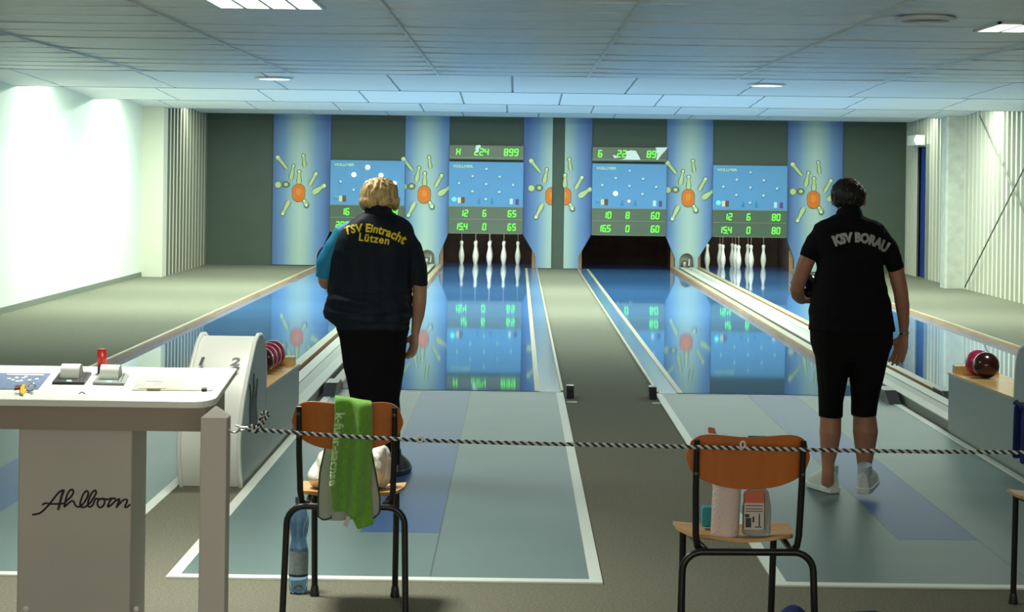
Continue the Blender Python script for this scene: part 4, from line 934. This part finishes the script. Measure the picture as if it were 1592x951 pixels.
def head(b, c, rx, ry, rz, tilt):
    Rm = Matrix.Translation(c) @ Matrix.Rotation(-tilt, 4, 'X')
    def E(off, r, n=20):
        m0 = len(b.v); b.ball((0, 0, 0), r, n, 14)
        for p in b.v[m0:]: q = Rm @ (Vector(p) + Vector(off)); p.x, p.y, p.z = q
    E((0, 0, .015), (rx, ry, rz * .88)); E((0, .035, -.055), (rx * .72, ry * .60, rz * .55)); E((0, ry + .004, -.02), (.013, .018, .022)); E((0, ry - .006, -.063), (.024, .012, .012)); E((0, ry - .012, -.095), (.022, .016, .015))
    for s in (-1, 1): E((s * (rx + .004), 0, -.012), (.010, .019, .030)); E((s * .03, ry - .012, .012), (.022, .012, .010))
    return Rm
def eyes(parent, Rm, ry):
    for s in (-1, 1):
        b = MB(); p = Rm @ Vector((s * .030, ry - .010, .0)); b.ball(tuple(p), (.011, .009, .007)); b.mi = 1; p = Rm @ Vector((s * .030, ry - .002, .0)); b.ball(tuple(p), .0045)
        b.build('eye', [mat('eye_white', (.7, .7, .66), .3), M['black']], parent, smooth=True)
def wrinkle(a1, s1, a2=0, s2=40, stretch=(1, 1, .5)):
    return lambda c: noise.noise(Vector((c.x * s1 * stretch[0], c.y * s1 * stretch[1], c.z * s1 * stretch[2]))) * a1 + noise.noise(c * s2) * a2
def project_text(parent, target, body, size, m_, cx, cz, arc=0.0, bold=.001, sx=1.0, slope=0.0, name='lettering', label=None, spacing=1.0):
    vs, fs = text_mesh(body, size, bold, sx, spacing); me = target.data; off = target.location + Vector(parent.location)
    tr = BVHTree.FromPolygons([tuple(v.co + off) for v in me.vertices], [tuple(p.vertices) for p in me.polygons]); q = []
    for p in vs:
        x = p[0]; z = p[1] - arc * x * x + slope * x; xx = x - p[1] * (-2 * arc * x + slope) * 1.0
        h_ = tr.ray_cast(Vector((cx + xx, -1 + off.y - 1, cz + z)), Vector((0, 1, 0))); y = h_[0].y if h_[0] else off.y
        q.append(Vector((cx + xx, y - .0055, cz + z)))
    b = MB(); b.add(q, fs); return b.build(name, m_, parent, label=label)
# --- person on the right
Y2 = 9.6
p2 = thing('person', (at(1322, 770, Y2).x, Y2, 0), 'dark-haired person in black polo shirt, black leggings and white shoes, on the right', 'person')
sk2 = skin('skin_right', (.42, .20, .12)); b = MB()
Rm2 = head(b, pt(1319, 308, Y2, .05), .074, .088, .105, .35)
limb(b, Y2, [(1320, 318, .054, .03), (1321, 332, .058, 0), (1321, 350, .075, 0)])
torso(b, Y2, [(1321, 345, 30, .06), (1321, 352, 42, .075), (1321, 370, 46, .09), (1321, 410, 44, .10), (1321, 450, 48, .11), (1323, 500, 52, .12), (1324, 535, 54, .12), (1324, 560, 40, .09)])
limb(b, Y2, [(1285, 356, .040), (1266, 380, .042), (1253, 408, .0415, .01), (1243, 435, .037, .02), (1239, 448, .034, .04), (1240, 458, .033, .10), (1244, 464, .027, .18), (1248, 466, .024, .21)])
limb(b, Y2, [(1362, 358, .042), (1380, 385, .044), (1391, 412, .0425), (1396, 435, .040), (1400, 452, .0375, .0), (1403, 475, .0355, .015), (1405, 500, .028, .035), (1405, 516, .0225, .05), (1405, 522, .0215, .055)])
hand(b, pt(1405, 522, Y2, .055), (-.20, .10, -1), (-.62, -.72, 0), 1, .30, 1.0)
hand(b, pt(1248, 466, Y2, .21), (.55, .75, -.12), (-.1, -.1, 1), 1, .42, .98)
for pts in ([(1296, 520, .085), (1293, 575, .075), (1292.5, 615, .055), (1291.5, 645, .053), (1291, 672, .0545, -.01), (1289.5, 695, .046), (1287.5, 720, .0315), (1287, 736, .030), (1286.5, 752, .033, .02)],
            [(1352, 520, .085), (1350, 575, .075), (1345, 615, .058), (1344, 643, .057), (1345.5, 670, .0635, -.01), (1345, 695, .052), (1344, 722, .036), (1344, 742, .033), (1345, 756, .034, .0)]): limb(b, Y2, pts)
fused(b, .0045, sk2, 'body', p2, 2); eyes(p2, Rm2, .088)
blk = mat('black_polo', (.004, .0045, .006), .9, spec=.2); b = MB()
torso(b, Y2, [(1320, 334, 20, .066, .01), (1320, 339, 31, .078), (1320, 344, 44, .092), (1320, 350, 54, .105), (1320, 360, 58, .118), (1321, 380, 57, .13), (1321, 400, 52.5, .135), (1321, 420, 51, .138), (1321, 440, 56, .14), (1322, 460, 60, .145), (1323, 485, 64, .155), (1324, 505, 66, .16), (1325, 514, 66.5, .158)])
limb(b, Y2, [(1283, 360, .058), (1270, 376, .054), (1261, 390, .050), (1256.5, 401, .0475)])
limb(b, Y2, [(1360, 362, .058), (1378, 382, .053), (1388, 402, .048), (1393.5, 419, .0455)])
sh2 = fused(b, .006, blk, 'polo_shirt', p2, 2, wrinkle(.008, 9, .002, 35, (1, 1, 2)))
b = MB(); 
for dz, r in ((0, .0665),):
    c0 = pt(1320, 335, Y2, .006); b.tube([c0 + Vector((0, 0, -.022)), c0 + Vector((0, 0, .006)), c0 + Vector((0, .006, .017))], [(.076, .086), (.067, .078), (.063, .073)], 32); b.build('collar', blk, p2, smooth=True)
project_text(p2, sh2, 'KSV BORAU', .062, mat('silver_print', (.42, .43, .43), .5), at(1333, 366, Y2).x, at(1333, 369, Y2).z, arc=1.9, bold=.0042, sx=.84, slope=-.12, label='silver arched lettering')
b = MB(); torso(b, Y2, [(1324, 490, 60, .148), (1324, 510, 64, .152), (1324, 532, 63.5, .148), (1323, 550, 58, .13), (1322, 560, 45, .10)])
limb(b, Y2, [(1294, 530, (.098, .125)), (1294, 555, (.088, .115)), (1294, 580, (.080, .10)), (1293.5, 605, (.069, .085)), (1292, 625, (.062, .075)), (1291.5, 648, (.0595, .066))])
limb(b, Y2, [(1354, 530, (.100, .125)), (1351, 555, (.095, .115)), (1347.5, 580, (.088, .10)), (1345, 605, (.076, .085)), (1343.5, 625, (.068, .078)), (1342.5, 646, (.0635, .070))])
fused(b, .006, mat('black_leggings', (.003, .003, .0035), .9, spec=.2), 'leggings', p2, 2, wrinkle(.004, 14))
b = MB(); c0 = pt(1318.5, 303, Y2, .035); b.ball(tuple(c0), (.0865, .102, .078), 28, 18); b.ball(tuple(c0 + Vector((.001, -.012, -.028))), (.080, .082, .050)); b.ball(tuple(c0 + Vector((0, .02, .015))), (.078, .09, .072))
fused(b, .004, mat('dark_hair', (.006, .005, .005), .55), 'hair', p2, 1, lambda c: noise.noise(Vector((c.x * 90, c.y * 90, c.z * 30))) * .005, keep=None)
b = MB(); wc = pt(1405, 519, Y2, .053); ax = 16
for dz in (0, .006): b.tube([wc + Vector((.0265 * math.cos(a), .0265 * math.sin(a), dz + .003 * math.cos(a))) for a in [2 * PI * i / 20 for i in range(21)]], .0022, 6)
b.build('bracelet', M['chrome'], p2, smooth=True)
ws = mat('white_shoe', (.62, .68, .64), .55, bump=.3, bump_scale=60); wsole = mat('shoe_sole', (.66, .72, .68), .5); pale = mat('shoe_blue_trim', (.40, .52, .58), .5)
f1 = at(1291, 762, 9.74); f2 = at(1344, 779, 9.44)
shoe(p2, Vector((f1.x, 9.60, .008)), .28, 0, ws, wsole, .27, 1, pale)
shoe(p2, Vector((f2.x - .005, 9.44, .032)), -.30, -.12, ws, wsole, .27, -1, pale)
b = MB(); bc = pt(1251, 447, Y2, .33); b.ball(tuple(bc), .080, 36, 20); tag(b.build('bowling_ball', glossy('black_ball', (.01, .012, .03), .15, coat=.5), smooth=True), 'dark ball held low in front of the right person', 'bowling ball', 'balls held by the players')
# --- person on the left
Y1 = 9.95
p1 = thing('person', (at(585, 745, Y1).x, Y1, 0), 'blond person in navy shirt with yellow lettering and one teal sleeve, on the left', 'person')
sk1 = skin('skin_left', (.50, .27, .17)); b = MB()
Rm1 = head(b, pt(590, 306, Y1, .045), .073, .088, .104, .3)
limb(b, Y1, [(589, 318, .052, .02), (589, 332, .056, 0), (589, 348, .07, 0)])
torso(b, Y1, [(588, 345, 30, .06), (586, 355, 44, .08), (583, 380, 50, .09), (579, 430, 50, .11), (577, 480, 52, .12), (578, 520, 50, .12), (581, 560, 38, .09)])
limb(b, Y1, [(550, 360, .042), (526, 385, .042), (510, 412, .040), (505, 430, .037, .02), (505, 437, .034, .05), (507, 440, .033, .10), (510, 432, .028, .22), (513, 425, .024, .27)])
limb(b, Y1, [(628, 362, .044), (644, 395, .044), (651, 425, .043), (652.5, 450, .0385), (652, 470, .037), (650, 490, .033, .02), (646.5, 510, .024, .04), (645.5, 518, .0225, .045)])
hand(b, pt(645.5, 518, Y1, .045), (-.12, .15, -1), (-.75, -.55, .0), 1, .62, .97, .6)
hand(b, pt(513, 425, Y1, .27), (.35, .75, .15), (0, -.15, 1), 1, .42, .95)
for pts in ([(562, 530, .085), (564, 580, .075), (566, 630, .055), (567, 680, .05), (567, 720, .035), (567, 738, .033)], [(598, 530, .085), (602, 580, .075), (604, 630, .055), (607, 680, .05), (609, 716, .035), (609, 734, .033)]): limb(b, Y1, pts)
fused(b, .0045, sk1, 'body', p1, 2); eyes(p1, Rm1, .088)
navy = mat('navy_shirt', (.004, .008, .018), .7, spec=.3); teal = mat('teal_sleeve', (.008, .26, .48), .6); b = MB()
torso(b, Y1, [(588, 330, 22, .066, .01), (588, 336, 33, .08), (588, 343, 45, .095), (587, 350, 53, .108), (586, 358, 58, .12), (584, 372, 62, .13), (581, 395, 65, .14), (578, 420, 65, .145), (576.5, 445, 65, .15), (575, 468, 67, .158), (573.5, 484, 69, .168), (574, 494, 67, .168), (577, 503, 61, .158), (579, 510, 56, .15)])
limb(b, Y1, [(622, 362, .062), (640, 385, .056), (647, 415, .053), (647.5, 444, .054)])
sh1 = fused(b, .006, navy, 'shirt', p1, 2, lambda c: noise.noise(Vector((c.x * 12, c.y * 12, c.z * 5))) * .013 + (noise.noise(Vector((c.x * 7 + 3, c.y * 7, c.z * 34))) * .014 if c.z < .98 else 0) + noise.noise(c * 30) * .002)
b = MB(); limb(b, Y1, [(552, 352, .040), (535, 365, .058), (521, 385, .059), (508, 410, .055), (503.5, 432, .0455)]); fused(b, .006, teal, 'sleeve', p1, 2, wrinkle(.006, 16), label='teal left sleeve')
b = MB(); c0 = pt(588.5, 328, Y1, .012); b.tube([c0 + Vector((0, 0, -.022)), c0 + Vector((0, 0, .008)), c0 + Vector((0, .006, .022))], [(.080, .088), (.071, .080), (.064, .072)], 32); b.build('collar', navy, p1, smooth=True)
yl = mat('yellow_print', (.95, .74, .01), .5)
project_text(p1, sh1, 'TSV Eintracht', .058, yl, at(585, 359, Y1).x, at(585, 355, Y1).z, arc=1.5, bold=.0020, sx=.92, slope=-.14, label='yellow arched lettering', spacing=1.05)
project_text(p1, sh1, 'L\u00fctzen', .056, yl, at(584.5, 371, Y1).x, at(584.5, 370, Y1).z, arc=0.3, bold=.0016, sx=.95, slope=-.12, label='yellow lettering, second line', spacing=1.12)
b = MB(); torso(b, Y1, [(579, 492, 58, .15), (579.5, 510, 58, .152), (580, 525, 53, .148), (580.5, 545, 50, .14), (581, 570, 47, .13), (582, 590, 43, .12), (582.5, 610, 40, .115), (583, 628, 37, .10)])
limb(b, Y1, [(567, 600, (.07, .09)), (567, 640, (.068, .08)), (566, 690, (.062, .07)), (566, 730, (.058, .065))]); limb(b, Y1, [(599, 600, (.07, .09)), (603, 640, (.066, .08)), (606, 690, (.055, .07)), (608, 722, (.050, .065))])
fused(b, .006, mat('black_trousers', (.003, .003, .0035), .9, spec=.2), 'trousers', p1, 2, wrinkle(.006, 12, 0, 40, (1, 1, .4)))
b = MB(); c0 = pt(590, 301, Y1, .03); b.ball(tuple(c0), (.100, .108, .084), 28, 18); b.ball(tuple(c0 + Vector((-.02, -.02, -.04))), (.085, .080, .050)); b.ball(tuple(c0 + Vector((.03, -.02, -.035))), (.075, .080, .048)); b.ball(tuple(c0 + Vector((-.076, .03, -.045))), (.026, .06, .042)); b.ball(tuple(c0 + Vector((.080, .03, -.04))), (.024, .06, .042))
hairm = mat('blond_hair', (.50, .32, .12), .5)
nt = hairm.node_tree; tc = nt.nodes.new('ShaderNodeTexCoord'); mp = nt.nodes.new('ShaderNodeMapping'); mp.inputs['Scale'].default_value = (60, 60, 9); nz = nt.nodes.new('ShaderNodeTexNoise'); nz.inputs['Scale'].default_value = 1; r_ = nt.nodes.new('ShaderNodeValToRGB'); r_.color_ramp.elements[0].position = .35; r_.color_ramp.elements[1].position = .62
r_.color_ramp.elements[0].color = (.30, .16, .05, 1); r_.color_ramp.elements[1].color = (.82, .58, .25, 1)
nt.links.new(tc.outputs['Object'], mp.inputs[0]); nt.links.new(mp.outputs[0], nz.inputs[0]); nt.links.new(nz.outputs['Fac'], r_.inputs[0]); nt.links.new(r_.outputs[0], nt.nodes['Principled BSDF'].inputs['Base Color'])
fused(b, .004, hairm, 'hair', p1, 1, lambda c: noise.noise(Vector((c.x * 45, c.y * 45, c.z * 9))) * .009 + noise.noise(Vector((c.x * 120, c.y * 120, c.z * 20))) * .003)
dsh = mat('dark_shoe', (.012, .025, .05), .5)
shoe(p1, Vector((at(567, 742, 9.9).x, 9.87, .008)), .15, 0, dsh, dsh, .25, 1); shoe(p1, Vector((at(610, 740, 10.0).x, 9.95, .008)), -.2, 0, dsh, dsh, .25, -1)
b = MB(); b.ball(tuple(pt(514, 402, Y1, .36)), .080, 36, 20); tag(b.build('bowling_ball', glossy('navy_ball', (.008, .015, .06), .15, coat=.5), smooth=True), 'navy ball held at chest height by the left person', 'bowling ball', 'balls held by the players')
